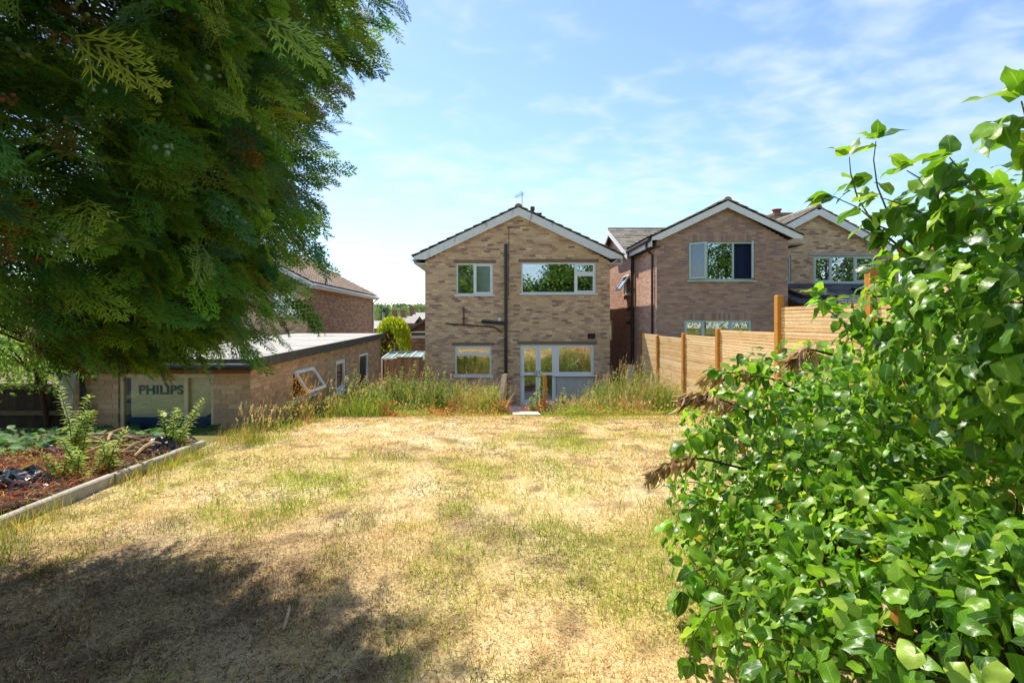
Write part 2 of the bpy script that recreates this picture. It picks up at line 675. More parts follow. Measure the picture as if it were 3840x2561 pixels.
def window(root, F, u0, u1, v0, v1, cells, mat='white', fw=.055, setback=.05, sill=True, glass='glass', label=None, name='window', silldepth=.06):
    """cells: (u0, u1, v0, v1, kind) in fractions; kind fixed / sash / none / ('open', side, angle)"""
    nb = NB()
    w0, w1 = -setback - .06, -setback
    mt = MT[mat]
    W, H = u1 - u0, v1 - v0
    F.box(nb, u0, u1, v0, v0 + fw, w0, w1)
    F.box(nb, u0, u1, v1 - fw, v1, w0, w1)
    F.box(nb, u0, u0 + fw, v0 + fw, v1 - fw, w0, w1)
    F.box(nb, u1 - fw, u1, v0 + fw, v1 - fw, w0, w1)
    us, vs = set(), set()
    for c in cells:
        a, b, d, e = c[:4]
        if a > .001:
            us.add((a, d, e))
        if d > .001:
            vs.add((d, a, b))
    iu = lambda t: u0 + fw * .5 + t * (W - fw)
    iv = lambda t: v0 + fw * .5 + t * (H - fw)
    for (a, d, e) in us:
        F.box(nb, iu(a) - fw * .5, iu(a) + fw * .5, max(v0 + fw, iv(d) - fw * .0), min(v1 - fw, iv(e)), w0 + .002, w1 - .002)
    for (d, a, b) in vs:
        F.box(nb, max(u0 + fw, iu(a)), min(u1 - fw, iu(b)), iv(d) - fw * .5, iv(d) + fw * .5, w0 + .004, w1 - .004)
    win = nb.build(name, mt, root)
    if label:
        win['label'] = label
    ORG[win.name] = org_of(root)
    for c in cells:
        a, b, d, e, kind = c[:5]
        p0, p1, q0, q1 = iu(a) + fw * .5, iu(b) - fw * .5, iv(d) + fw * .5, iv(e) - fw * .5
        gl = MT[c[5] if len(c) > 5 else glass]
        if kind == 'fixed':
            g = NB()
            F.box(g, p0 - .004, p1 + .004, q0 - .004, q1 + .004, w0 + .028, w0 + .034)
            g.build('pane', gl, win)
            continue
        sw = .045
        # sash built in its own plane, turned about its hinge when open
        G = F
        ang, side = (kind[2], kind[1]) if isinstance(kind, tuple) else (0, None)
        if ang:
            hinge = {'left': (p0, None), 'right': (p1, None), 'top': (None, q1)}[side]
            G = Frame(F.o, F.u, F.n)
            if side in ('left', 'right'):
                s = 1 if side == 'left' else -1
                c_, s_ = math.cos(R(ang)), math.sin(R(ang)) * s
                nu = F.u * c_ + F.n * s_
                nn = np.cross(nu, F.v)
                if np.dot(nn, F.n) < 0:
                    nn = -nn
                piv = F.p(hinge[0], 0, w1 + .005)
                G.u, G.n = nu, nn
                G.o = piv - nu * hinge[0]
            else:
                nv = F.v * math.cos(R(ang)) - F.n * math.sin(R(ang))
                nn = F.n * math.cos(R(ang)) + F.v * math.sin(R(ang))
                piv = F.p(0, hinge[1], w1 + .005)
                G.v, G.n = nv, nn
                G.o = piv - nv * hinge[1]
            G.A = np.stack([G.u, G.v, G.n], 1)
            b0, b1 = 0., .05
        else:
            b0, b1 = w0 + .006, w1 + .012
        s = NB()
        G.box(s, p0 - .012, p1 + .012, q0 - .012, q0 + sw, b0, b1)
        G.box(s, p0 - .012, p1 + .012, q1 - sw, q1 + .012, b0, b1)
        G.box(s, p0 - .012, p0 + sw, q0 + sw, q1 - sw, b0, b1)
        G.box(s, p1 - sw, p1 + .012, q0 + sw, q1 - sw, b0, b1)
        s.build('sash', mt, win)
        g = NB()
        G.box(g, p0 + sw - .004, p1 - sw + .004, q0 + sw - .004, q1 - sw + .004, (b0 + b1) / 2 - .003, (b0 + b1) / 2 + .003)
        g.build('pane', gl, win)
    if sill:
        s = NB()
        F.box(s, u0 - .06, u1 + .06, v0 - .045, v0, -setback - .06, silldepth)
        s.build('sill', mt, win)
    return win


def tile_plane(root, o, along, up, L, S, tw=.30, te=.30, palette=(), n_ind=0, name='roof_tile', mat='tile', thick=.022, seed=1, broken=True):
    """tiles laid on a slope; o the eaves corner, along the eaves, up the slope"""
    r = random.Random(seed)
    along, up = np.asarray(along, float), np.asarray(up, float)
    nrm = np.cross(along, up)
    if nrm[2] < 0:
        nrm = -nrm
    tilt = math.atan2(thick * 1.05, te)
    u2 = up * math.cos(tilt) - nrm * math.sin(tilt) * -1
    u2 = up * math.cos(tilt) + nrm * -math.sin(tilt)
    n2 = nrm * math.cos(tilt) + up * math.sin(tilt)
    A = np.stack([along, u2, n2], 1)
    P = Pieces(root, name, MT[mat], n_ind)
    rows, cols = int(math.ceil(S / te)), int(math.ceil(L / tw))
    for i in range(rows):
        v = i * te
        ln = min(te * 1.12, S - v)
        if ln < .05:
            continue
        off = (tw / 2 if (i % 2 and broken) else 0)
        for j in range(cols + 1):
            a, b = max(0, j * tw - off), min(L, (j + 1) * tw - off)
            if b - a < .04:
                continue
            c = np.asarray(o, float) + along * (a + b) / 2 + up * (v + ln / 2) + nrm * (thick * 1.1 + r.uniform(0, .004))
            P.add(c, A, (b - a - .006, ln, thick), r.choice(palette))
    P.done()


def bargeboards(root, yf, xa, za, xl, zl, xr, zr, depth, mat, thick=.03, boxw=.30, boxdrop=.10):
    """two boards meeting at the apex (xa, za), boxed at the eaves, face at y = yf looking towards -y"""
    for (xe, ze, s) in ((xl, zl, 1), (xr, zr, -1)):
        nb = NB()
        top = [(xe, ze), (xa, za)]
        # face polygon: along the top edge, then back under; boxed end
        xb = xe + s * boxw
        sl = (za - ze) / (xa - xe)
        zin = lambda x: ze + sl * (x - xe) - depth
        zbot = zin(xb) - 0.0
        poly = [(xe, ze), (xa, za), (xa, za - depth), (xb, zin(xb)), (xb, zbot - .0), (xe, zbot)]
        poly = [poly[0], poly[1], poly[2], poly[3], poly[5]]
        f = [(p[0], yf, p[1]) for p in poly]
        b = [(p[0], yf + thick, p[1]) for p in poly]
        n = len(poly)
        fs = [tuple(range(n)), tuple(range(2 * n - 1, n - 1, -1))] + [(i, (i + 1) % n, n + (i + 1) % n, n + i) for i in range(n)]
        nb.add(f + b, fs)
        nb.build('bargeboard', MT[mat], root)
    return


# ------------------------------------------------------------------ ground
GY = [-60, -12, 0, 2, 5, 7, 8.5, 10, 11, 12.0, 12.5, 14.2, 16, 30, 45, 80, 140, 220, 330, 480, 900, 2500]
GZ = [1.7, 1.6, 1.47, 1.45, 1.42, 1.36, 1.25, 1.07, .92, .84, .62, .02, 0, -.05, -1.5, -5, -7, -3, 7, 14, 20, 22]


def g0(x, y):
    return np.interp(y, GY, GZ)


def g(x, y):
    x, y = np.asarray(x, float), np.asarray(y, float)
    near = np.clip((13.5 - y) / 2, 0, 1) * np.clip((y + 20) / 8, 0, 1)
    far = np.clip((y - 100) / 150, 0, 1)
    return g0(x, y) + near * (.09 * (fbm(x * .45, y * .45, 3, 3) - .5) + .035 * (fbm(x * 2.2, y * 2.2, 9, 2) - .5)) + far * 9 * (fbm(x * .006, y * .006, 5, 3) - .5)


def grid_mesh(nb, xs, ys, zf, colf=None):
    X, Y = np.meshgrid(xs, ys)
    Z = zf(X, Y)
    v = np.stack([X, Y, Z], 2).reshape(-1, 3)
    nx, ny = len(xs), len(ys)
    i = np.arange(nx - 1)[None, :] + np.arange(ny - 1)[:, None] * nx
    f = np.stack([i, i + 1, i + nx + 1, i + nx], 2).reshape(-1, 4)
    nb.add(v, f, (.3, .3, .3) if colf is None else colf(v))


def green_at(x, y):
    """how green the parched lawn is, 0..1"""
    p = fbm(x * .75 + 3.1, y * .62, 21, 4)
    q = fbm(x * 3.0, y * 2.4, 31, 3)
    v = np.clip((p - .52) * 4.2, 0, 1) * .75 + np.clip((q - .58) * 4.5, 0, 1) * .45
    # greener along the edges and in one strip on the left
    strip = np.exp(-(((x + 1.75) / .75) ** 2)) * np.exp(-(((y - 5.0) / 1.15) ** 2))
    edge = np.exp(-((x + 3.25) / .38) ** 2) + .6 * np.exp(-((x - 4.3) / .4) ** 2) + .5 * np.exp(-((y - 11.0) / .5) ** 2)
    return np.clip(v + .8 * strip * (.35 + q) + .5 * edge * (.4 + p), 0, 1)


STRAW, PALE, GREEN, SOIL = np.array(lin(234, 202, 148, .86)), np.array(lin(244, 220, 178, .88)), np.array(lin(184, 188, 66, .74)), np.array(lin(128, 98, 72, .6))


def shade_earth_at(x, y):
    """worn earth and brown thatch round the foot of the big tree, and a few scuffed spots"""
    d = np.exp(-(((x + 2.2) / 1.7) ** 4 + ((y - 1.9) / 1.6) ** 4))  # brown of the tree's shade put into the ground colour here
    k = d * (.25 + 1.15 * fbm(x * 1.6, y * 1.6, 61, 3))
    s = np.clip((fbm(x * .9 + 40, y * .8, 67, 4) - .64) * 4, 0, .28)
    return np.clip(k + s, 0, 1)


def lawn_col(v):
    x, y = v[:, 0], v[:, 1]
    gr = green_at(x, y)[:, None]
    pl = np.clip((fbm(x * 1.7, y * 1.5, 41, 3) - .4) * 2.6, 0, 1)[:, None]
    c = STRAW * (1 - pl) + PALE * pl
    c = c * (1 - gr * .7) + GREEN * gr * .7
    so = np.clip((fbm(x * 5.5, y * 5.0, 51, 3) - .60) * 5, 0, .7)[:, None]
    c = c * (1 - so) + SOIL * so
    k = shade_earth_at(x, y)[:, None] * .85
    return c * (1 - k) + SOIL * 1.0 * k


nb = NB()
xs = np.concatenate([np.array((-2500, -1200, -600, -300, -160, -90, -50, -30, -18)), np.arange(-12, 12.1, .5), np.array((18, 30, 50, 90, 160, 300, 600, 1200, 2500))])
ys = np.concatenate([np.array((-60, -40, -28, -20)), np.arange(-14, 18.1, .25), np.array((20, 24, 30, 38, 45, 60, 80, 110, 140, 180, 220, 270, 330, 400, 480, 600, 900, 1500, 2500))])
GROUND_TINT = np.array(lin(150, 142, 78, .6))
grid_mesh(nb, xs, ys, lambda x, y: g(x, y) - .035, lambda v: np.where((v[:, 1:2] > 13) & (v[:, 1:2] < 40), np.array(lin(168, 150, 122, .6)), GROUND_TINT * (.75 + .5 * fbm(v[:, 0] * .02, v[:, 1] * .02, 71, 3)[:, None])))
m_ground = M('rough_ground', None, .95, .1, .3, 3, .6, 30)
nb.build('ground', m_ground, label='dry rough ground of the gardens running out to the far hillside', cat='ground', kind='structure')

LX0, LX1, LY0, LY1 = -3.58, 4.55, -4.0, 11.35
nb = NB()
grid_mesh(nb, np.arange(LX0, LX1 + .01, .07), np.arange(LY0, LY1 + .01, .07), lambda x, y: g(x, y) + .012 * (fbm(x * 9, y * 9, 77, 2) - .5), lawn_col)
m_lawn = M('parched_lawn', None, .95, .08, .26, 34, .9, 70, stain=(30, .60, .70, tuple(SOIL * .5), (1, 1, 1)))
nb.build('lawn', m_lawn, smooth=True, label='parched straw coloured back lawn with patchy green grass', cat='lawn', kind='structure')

# ------------------------------------------------------------------ the detached house straight ahead
HB = [lin(*c, 1.3) for c in ((192, 164, 132), (180, 150, 121), (186, 158, 125), (168, 139, 113), (153, 126, 103), (141, 116, 100), (200, 175, 139), (176, 146, 117), (131, 108, 95), (190, 160, 122))]
HW = (16, 16, 16, 12, 9, 6, 11, 14, 4, 12)
HY = 17.78
hx = lambda px: (px - PX) / 108.0
hz = lambda py: CZ + (PY - py) / 108.0
HX0, HX1, HXA = hx(1594), hx(2287), hx(1943)
H_EAVE, H_APEX = 5.02, 6.86
house = thing('detached_house', 'buff brick house with weathered white bargeboards and a black soil pipe, straight ahead', 'house', ((HX0 + HX1) / 2, HY + 4.5, 0))
F = Frame((0, HY, 0), (1, 0, 0), (0, -1, 0))
W_UL = (hx(1711), hx(1849), hz(1106), hz(987))
W_UR = (hx(1954.5), hx(2235), hz(1101), hz(984))
W_LL = (hx(1706), hx(1843), hz(1410), hz(1296))
DOOR = (hx(1951.5), hx(2086), .03, hz(1292))
W_LR = (hx(2086), hx(2228), hz(1406), hz(1292))
ops = [W_UL, W_UR, W_LL, (DOOR[0], W_LR[1], W_LR[2] - .05, DOOR[3]), (DOOR[0], DOOR[1], .03, W_LR[2] - .05), (DOOR[1], W_LR[1], .03, W_LR[2] - .05)]
slope_h = (H_APEX - .25 - H_EAVE) / (HXA - HX0)


def hspan(v):
    if v <= H_EAVE:
        return (HX0, HX1)
    k = min(1., (v - H_EAVE) / (H_APEX - .12 - H_EAVE))
    return (HX0 + (HXA - HX0) * k, HX1 + (HXA - HX1) * k)


lint = [(o[0] - .1, o[1] + .1, o[3], o[3] + .11) for o in (W_UL, W_UR, W_LL)] + [(DOOR[0] - .1, W_LR[1] + .1, DOOR[3], DOOR[3] + .11)]
brick_wall(house, F, 0.0, H_APEX - .12, hspan, ops, HB, 300, soldiers=(), seed=4, weights=HW)
for (a, b, c, d) in lint:
    nb = NB()
    F.box(nb, a, b, c + .004, d, -.05, .016)
    nb.build('lintel', MT['lintel'], house)
# panel of pale render below the wide window
nb = NB()
F.box(nb, DOOR[1] + .002, W_LR[1] - .002, .03, W_LR[2] - .055, -.16, -.03)
nb.build('rendered_panel', MT['render'], house)
# shell behind: side walls, back wall, floors
nb = NB()
yb = HY + 9.2
for (x, s) in ((HX0, 1), (HX1, -1)):
    wbox(nb, min(x, x + s * .2), max(x, x + s * .2), HY + .22, yb, 0, H_EAVE)
wbox(nb, HX0, HX1, yb, yb + .2, 0, H_EAVE + .3)
nb.build('side_wall', MT['lintel'], house)
nb = NB()
wbox(nb, HX0 + .21, HX1 - .21, HY + 3.4, HY + 3.5, 0, 5.0)
wbox(nb, .32, .42, HY + .23, HY + 3.4, 0, 5.0)
wbox(nb, HX0 + .21, HX1 - .21, HY + .23, yb - .01, 2.45, 2.65)
wbox(nb, HX0 + .21, HX1 - .21, HY + .23, yb - .01, 5.02, 5.1)
wbox(nb, HX0 + .21, HX1 - .21, HY + .23, yb - .01, -.05, .02)
nb.build('interior', MT['interior'], house)
window(house, F, *W_UL, [(0, .49, 0, 1, 'fixed'), (.49, 1, 0, 1, 'sash', 'frost')], setback=.04)
window(house, F, *W_UR, [(0, .73, 0, 1, 'fixed'), (.73, 1, .64, 1, 'sash'), (.73, 1, 0, .64, 'sash')], setback=.04)
window(house, F, *W_LL, [(0, 1, .7, 1, 'sash'), (0, 1, 0, .7, 'fixed')], setback=.04)
window(house, F, *W_LR, [(0, 1, 0, 1, 'sash')], setback=.04)
# french doors
dm = (DOOR[0] + DOOR[1]) / 2
frame = NB()
F.box(frame, DOOR[0], DOOR[0] + .05, DOOR[2], DOOR[3], -.12, -.04)
F.box(frame, DOOR[1] - .05, DOOR[1] - .001, DOOR[2], DOOR[3], -.12, -.04)
F.box(frame, DOOR[0] + .05, DOOR[1] - .05, DOOR[3] - .05, DOOR[3], -.12, -.04)
F.box(frame, DOOR[0] + .05, DOOR[1] - .05, DOOR[2], DOOR[2] + .04, -.12, -.02)
dfr = frame.build('door_frame', MT['white'], house)
for (a, b, s) in ((DOOR[0] + .052, dm - .002, 1), (dm + .002, DOOR[1] - .052, -1)):
    z0, z1 = DOOR[2] + .042, DOOR[3] - .052
    zt = hz(1400) - .02
    d = NB()
    st = .085
    F.box(d, a, a + st, z0, z1, -.105, -.035)
    F.box(d, b - st, b, z0, z1, -.105, -.035)
    F.box(d, a + st, b - st, z0, z0 + .13, -.103, -.037)
    F.box(d, a + st, b - st, z1 - st, z1, -.103, -.037)
    F.box(d, a + st, b - st, zt - .05, zt + .05, -.103, -.037)
    leafo = d.build('door', MT['white'], house)
    ORG[leafo.name] = org_of(house)
    for (q0, q1) in ((z0 + .13, zt - .05), (zt + .05, z1 - st)):
        p = NB()
        F.box(p, a + st - .004, b - st + .004, q0 - .004, q1 + .004, -.075, -.068)
        p.build('pane', MT['glass'], leafo)
    h = NB()
    ux = b - .045 if s > 0 else a + .045
    F.box(h, ux - .015, ux + .015, zt - .1, zt + .12, -.035, -.026)
    F.box(h, min(ux, ux - s * .11), max(ux, ux - s * .11), zt + .0, zt + .02, -.026, -.012)
    h.build('handle', MT['metal'], leafo)
# bargeboards, soffit, roof
OV = .34
zl = hz(968)
bx0, bx1 = hx(1553), hx(2331)
bargeboards(house, HY - .16, HXA, hz(781), bx0, hz(965), bx1, hz(962), .285, 'barge', boxw=.40)
nb = NB()
for (xe, ze, xw) in ((bx0, hz(965), HX0), (bx1, hz(962), HX1)):
    s = 1 if xe < HXA else -1
    lo, hi = sorted((xe + s * .02, xw + s * .1))
    wbox(nb, lo, hi, HY - .13, yb + .2, 4.925, 4.945)
    sl = (hz(781) - ze) / (HXA - xe)
    # sloping soffit under the verge
    nb.add([(xe + s * .38, HY - .13, ze + sl * s * .38 - .27), (HXA, HY - .13, hz(781) - .27), (HXA, HY + .02, hz(781) - .27), (xe + s * .38, HY + .02, ze + sl * s * .38 - .27)], [(0, 1, 2, 3)])
nb.build('soffit', MT['barge_clean'], house)
for (xe, s) in ((bx0, 1), (bx1, -1)):
    nb = NB()
    wbox(nb, min(xe, xe + s * .02), max(xe, xe + s * .02), HY - .125, yb + .2, 4.95, 5.12)
    nb.build('fascia', MT['barge_clean'], house)
    nb = NB()
    gx = xe - s * .055
    for k in range(7):
        a0, a1 = math.pi + math.pi * k / 7, math.pi + math.pi * (k + 1) / 7
        nb.add([(gx + .055 * math.cos(a0), HY - .15, 5.1 + .055 * math.sin(a0)), (gx + .055 * math.cos(a1), HY - .15, 5.1 + .055 * math.sin(a1)),
                (gx + .055 * math.cos(a1), yb, 5.1 + .055 * math.sin(a1)), (gx + .055 * math.cos(a0), yb, 5.1 + .055 * math.sin(a0))], [(0, 1, 2, 3)])
    nb.build('gutter', MT['pipe'], house)
TP = [lin(*c, 1.3) for c in ((104, 92, 82), (92, 82, 74), (116, 102, 90), (84, 76, 70), (122, 110, 96))]
roof = NB()
roof_ = []
za = hz(781) + .02
for (xe, s, ze) in ((bx0, 1, hz(965)), (bx1, -1, hz(962))):
    e, a = np.array((xe - s * .05, 0, ze)), np.array((HXA, 0, za))
    roof.add([(e[0], HY - .14, e[2] - .01), (e[0], yb + .3, e[2] - .01), (a[0], yb + .3, a[2] - .01), (a[0], HY - .14, a[2] - .01)], [(0, 1, 2, 3)])
ro = roof.build('roof', MT['felt_edge'], house)
ORG[ro.name] = org_of(house)
for (xe, s, ze) in ((bx0, 1, hz(965)), (bx1, -1, hz(962))):
    e = np.array((xe - s * .06, HY - .19, ze + .0))
    d = np.array((HXA - e[0], 0, za - ze))
    S = np.linalg.norm(d)
    tile_plane(ro, e, (0, 1, 0), d / S, yb + .3 - HY, S, .32, .335, TP, n_ind=60, thick=.03, seed=3 + s, broken=False)
# ridge tiles
for k in range(21):
    nb = NB()
    y0 = HY - .2 + k * .45
    a = [(HXA + .125 * math.cos(t), z) for t, z in [(math.pi * i / 8, za + .0 + .105 * math.sin(math.pi * i / 8)) for i in range(9)]]
    v = [(p[0], y0, p[1]) for p in a] + [(p[0], y0 + .44, p[1]) for p in a]
    nb.add(v, [(i, i + 1, i + 10, i + 9) for i in range(8)] + [tuple(range(9)), tuple(range(17, 8, -1))], random.choice(TP))
    nb.build('ridge_tile', MT['tile'], ro)
# soil pipe and waste pipes
nb = NB()
sx = hx(1897)
yp = HY - .09
tube(nb, [(sx, yp, .05), (sx, yp, hz(917))], .056, 14)
for z in (hz(1037), hz(1230), hz(1272), 1.2, hz(1205)):
    tube(nb, [(sx, yp, z - .04), (sx, yp, z + .04)], .066, 14)
soil = nb.build('soil_pipe', MT['pipe'], house, smooth=False)
nb = NB()
tube(nb, [(hx(1812), yp + .02, hz(1206)), (hx(1830), yp, hz(1207)), (sx - .02, yp, hz(1212))], .056, 12)
tube(nb, [(hx(1810), HY, hz(1206)), (hx(1812), yp + .02, hz(1206))], .06, 12)
nb.build('branch_pipe', MT['pipe'], house)
nb = NB()
tube(nb, [(hx(1671), HY - .0, hz(1213)), (hx(1673), HY - .05, hz(1213)), (hx(1760), HY - .05, hz(1220)), (hx(1848), HY - .05, hz(1225.5)), (hx(1862), HY - .055, hz(1232)), (hx(1872), HY - .06, hz(1242)), (hx(1884), HY - .08, hz(1244))], .021, 8)
tube(nb, [(hx(1739.5), HY - .05, hz(1217)), (hx(1739.5), HY - .05, hz(1156)), (hx(1740), HY, hz(1153))], .021, 8)
for px in (1705, 1739.5, 1790, 1840):
    tube(nb, [(hx(px) - .02, HY - .05, hz(1214 + (px - 1671) * .07)), (hx(px) + .02, HY - .05, hz(1214 + (px - 1671) * .07))], .03, 8)
nb.build('waste_pipe', MT['pipe_brown'], house)
nb = NB()
F.box(nb, hx(1868), hx(1879), hz(1203), hz(1192), 0, .05)
nb.build('overflow_box', MT['white'], house)
nb = NB()
cz_ = [(hx(1993), HY - .175, hz(803)), (hx(1990), HY - .175, hz(820)), (hx(1985), HY - .15, hz(836)), (hx(1985), HY - .02, hz(846)), (hx(1908), HY - .02, hz(850)), (hx(1908), HY - .02, hz(1000)), (hx(1907), HY - .02, hz(1110))]
tube(nb, cz_, .009, 6)
nb.build('aerial_cable', MT['pipe_brown'], house)
# air brick with slots
nb = NB()
F.box(nb, hx(2203.5), hx(2232), hz(1270.5), hz(1250), -.02, .012, (.05, .04, .035))
vent = nb.build('air_brick', M('air_brick', lin(60, 46, 40, .8), .9, .2, .2, 20), house)
ORG[vent.name] = org_of(house)
for i in range(4):
    nb = NB()
    z = hz(1267.5 - i * 4.6)
    F.box(nb, hx(2206), hx(2229.5), z - .009, z + .009, .012, .019)
    nb.build('slat', MT['pipe_brown'], vent)
# flue, small chimney and aerial on the roof
nb = NB()
y = HY + 1.3
k = FPX / y
tube(nb, [((1997 - PX) / k, y, 6.3), ((1997 - PX) / k, y, CZ + (PY - 790) / k)], .06, 12)
tube(nb, [((1997 - PX) / k, y, CZ + (PY - 790) / k), ((1997 - PX) / k, y, CZ + (PY - 776) / k)], .082, 12)
nb.build('flue', MT['felt_edge'], ro)
nb = NB()
wbox(nb, (2018 - PX) / k, (2029 - PX) / k, y - .1, y + .1, 6.2, CZ + (PY - 806) / k, lin(96, 84, 76, .7))
wbox(nb, (2013 - PX) / k, (2031 - PX) / k, y - .13, y + .13, CZ + (PY - 806) / k, CZ + (PY - 801) / k, lin(90, 82, 76, .7))
nb.build('chimney', MT['tile'], ro)
aer = thing('television_aerial', 'small grey television aerial on a thin pole at the ridge of the house', 'aerial', (HXA, HY + 1.2, 6.9))
nb = NB()
tube(nb, [(hx(1958) * 1.065, HY + 1.2, 6.75), (hx(1958) * 1.065, HY + 1.2, CZ + (PY - 722) / k)], .014, 6)
nb.build('pole', MT['metal'], aer)
tip = np.array((hx(1958) * 1.065, HY + 1.2, CZ + (PY - 730) / k))
dr = norm(np.array((-.75, -.3, -.42)))
nb = NB()
tube(nb, [tip - dr * .08, tip + dr * .34], .009, 6)
nb.build('boom', MT['metal'], aer)
for i in range(7):
    nb = NB()
    c = tip + dr * (-.04 + i * .055)
    s = norm(np.array((.35, -.2, -.8)))
    s = norm(s - dr * np.dot(s, dr))
    tube(nb, [c - s * (.11 - i * .006), c + s * (.11 - i * .006)], .006, 5)
    nb.build('element', MT['metal'], aer)

# ------------------------------------------------------------------ the neighbour's red brown house to the right
RY = FPX / 118.0
rx = lambda px: (px - PX) / 118.0
rz = lambda py: CZ + (PY - py) / 118.0
RB = [lin(*c, 1.2) for c in ((164, 132, 114), (154, 124, 110), (170, 140, 120), (146, 118, 108), (158, 127, 108), (168, 136, 114), (140, 114, 106), (174, 144, 126))]
rh = thing('brick_house', 'red brown brick house with open bedroom casements behind the timber fence', 'house', (7.3, 20, 0))
RX0, RX1, RXA = rx(2463), rx(2954.6), rx(2720)
F = Frame((0, RY, 0), (1, 0, 0), (0, -1, 0))
RW_U = (rx(2581.6), rx(2828.7), rz(1052), rz(907))
RW_L = (rx(2565), rx(2820), rz(1340), rz(1200))
R_EAVE, R_APEX = 5.50, 6.62


def rspan(v):
    if v <= R_EAVE:
        return (RX0, RX1)
    q = min(1., (v - R_EAVE) / (R_APEX - R_EAVE))
    return (RX0 + (RXA - RX0) * q, RX1 + (RXA - RX1) * q)


brick_wall(rh, F, 0.0, R_APEX - .02, rspan, [RW_U, RW_L], RB, 300, soldiers=[(RW_U[0] - .02, RW_U[1] - .1, RW_U[3] + .0, RW_U[3] + .225), (RW_L[0] - .02, RW_L[1] + .05, RW_L[3], RW_L[3] + .225)], mortar='mortar_dark', seed=9)
window(rh, F, *RW_U, [(0, .275, 0, 1, ('open', 'left', 38), 'glass_low'), (.275, .69, 0, 1, 'fixed'), (.69, 1, 0, 1, ('open', 'right', 62), 'glass_low')], mat='green_frame', setback=.03)
window(rh, F, *RW_L, [(0, .29, 0, 1, 'sash'), (.29, .69, 0, 1, 'fixed'), (.69, 1, 0, 1, 'sash')], mat='green_frame', setback=.03)
# left side wall (sunlit), running back to the main body of the house
RYM, RYB = 19.1, 24.6
FS = Frame((RX0, RYB, 0), (0, -1, 0), (-1, 0, 0))       # u runs towards the camera
sw1 = (RYB - 20.35, RYB - 19.45, 3.98, 4.75)
sw2 = (RYB - 23.3, RYB - 22.35, 2.1, 3.0)


def sspan(v):
    if v <= 5.5:
        return (0, RYB - RY)
    q = (v - 5.5) / 1.3
    return (0 + 2.8 * q, 5.6 - 2.8 * q)


brick_wall(rh, FS, 0.0, 6.72, sspan, [sw1, sw2], [lin(*c, .95) for c in ((230, 184, 158), (220, 172, 148), (234, 192, 168), (212, 166, 144))], 120, mortar='mortar_dark', seed=12, name='side_wall')  # paler bricks than the front: sunlight put into their colour
window(rh, FS, *sw1, [(0, 1, 0, 1, ('open', 'top', 32))], mat='white', setback=.02)
window(rh, FS, *sw2, [(0, 1, 0, 1, 'fixed')], mat='green_frame', setback=.02)
nb = NB()
wbox(nb, RX1 - .2, RX1, RY + .22, RYM, 0, R_EAVE)
wbox(nb, RX1 - .2, 16.2, RYM + .02, RYM + .2, 4.9, 5.4)
wbox(nb, RX0 + .2, 16.2, RYB, RYB + .2, 0, 5.4)
nb.build('rear_wall', MT['mortar_dark'], rh)
nb = NB()
wbox(nb, RX0 + .22, RX1 - .22, RY + 3.0, RY + 3.1, 0, 5.4)
wbox(nb, RX0 + .22, RX1 - .22, RY + .23, RY + 3.0, 3.3, 3.5)
wbox(nb, RX0 + .22, RX1 - .22, RY + .23, RY + 3.0, 5.5, 5.55)
nb.build('interior', MT['interior'], rh)
# curtains gathered to the sides of the bedroom window
for (a, b, n) in ((RW_U[0] + .02, RW_U[0] + .72, 8), (RW_U[0] + 1.38, RW_U[1] - .02, 8)):
    nb = NB()
    N_ = n * 6
    us = np.linspace(a, b, N_ + 1)
    ws = -.2 + .035 * np.sin(np.arange(N_ + 1) * 2 * math.pi / 6)
    v = [F.p(u, RW_U[2] + .02, w) for u, w in zip(us, ws)] + [F.p(u, RW_U[3], w * .9 - .02) for u, w in zip(us, ws)]
    nb.add(v, [(i, i + 1, N_ + 2 + i, N_ + 1 + i) for i in range(N_)])
    nb.build('curtain', MT['curtain'], rh, smooth=True)
# gable roof of the rear wing
bargeboards(rh, RY - .18, RXA, rz(758), rx(2438), rz(893), rx(2999), rz(888), .215, 'barge_clean', boxw=.26)
roof = NB()
zr = rz(758) + .02
for (xe, s, ze) in ((rx(2438), 1, rz(893)), (rx(2999), -1, rz(888))):
    roof.add([(xe - s * .04, RY - .15, ze), (xe - s * .04, RYM + 2.5, ze), (RXA, RYM + 2.5, zr), (RXA, RY - .15, zr)], [(0, 1, 2, 3)])
    lo, hi = sorted((xe, xe + s * .3))
    wbox(roof, lo, hi, RY - .14, RYM, ze - .30, ze - .28)
# main roof, ridge along x
ZE, ZR, YE, YR = 5.45, 6.84, 18.8, 21.85
roof.add([(4.9, YE, ZE), (11.0, YE, ZE), (11.0, YR, ZR), (4.9, YR, ZR)], [(0, 1, 2, 3)])
roof.add([(4.9, 2 * YR - YE, ZE), (11.0, 2 * YR - YE, ZE), (11.0, YR, ZR), (4.9, YR, ZR)], [(3, 2, 1, 0)])
ro = roof.build('roof', MT['felt_edge'], rh)
ORG[ro.name] = org_of(rh)
TR = [lin(*c, 1.05) for c in ((136, 128, 114), (122, 116, 104), (150, 140, 124), (112, 106, 98), (142, 130, 112))]
for (xe, s, ze) in ((rx(2438), 1, rz(893)), (rx(2999), -1, rz(888))):
    e = np.array((xe - s * .05, RY - .2, ze + .01))
    d = np.array((RXA - e[0], 0, zr + .01 - ze))
    S = np.linalg.norm(d)
    tile_plane(ro, e, (0, 1, 0), d / S, RYM + 2.4 - RY, S, .32, .33, TR, n_ind=60, thick=.024, seed=13 + s, broken=False)
d = np.array((0, YR - YE, ZR - ZE))
S = np.linalg.norm(d)
tile_plane(ro, (4.88, YE - .02, ZE + .005), (1, 0, 0), d / S, 6.1, S, .31, .30, [tuple(np.array(c) * 1.25) for c in TR], n_ind=160, thick=.03, seed=23)
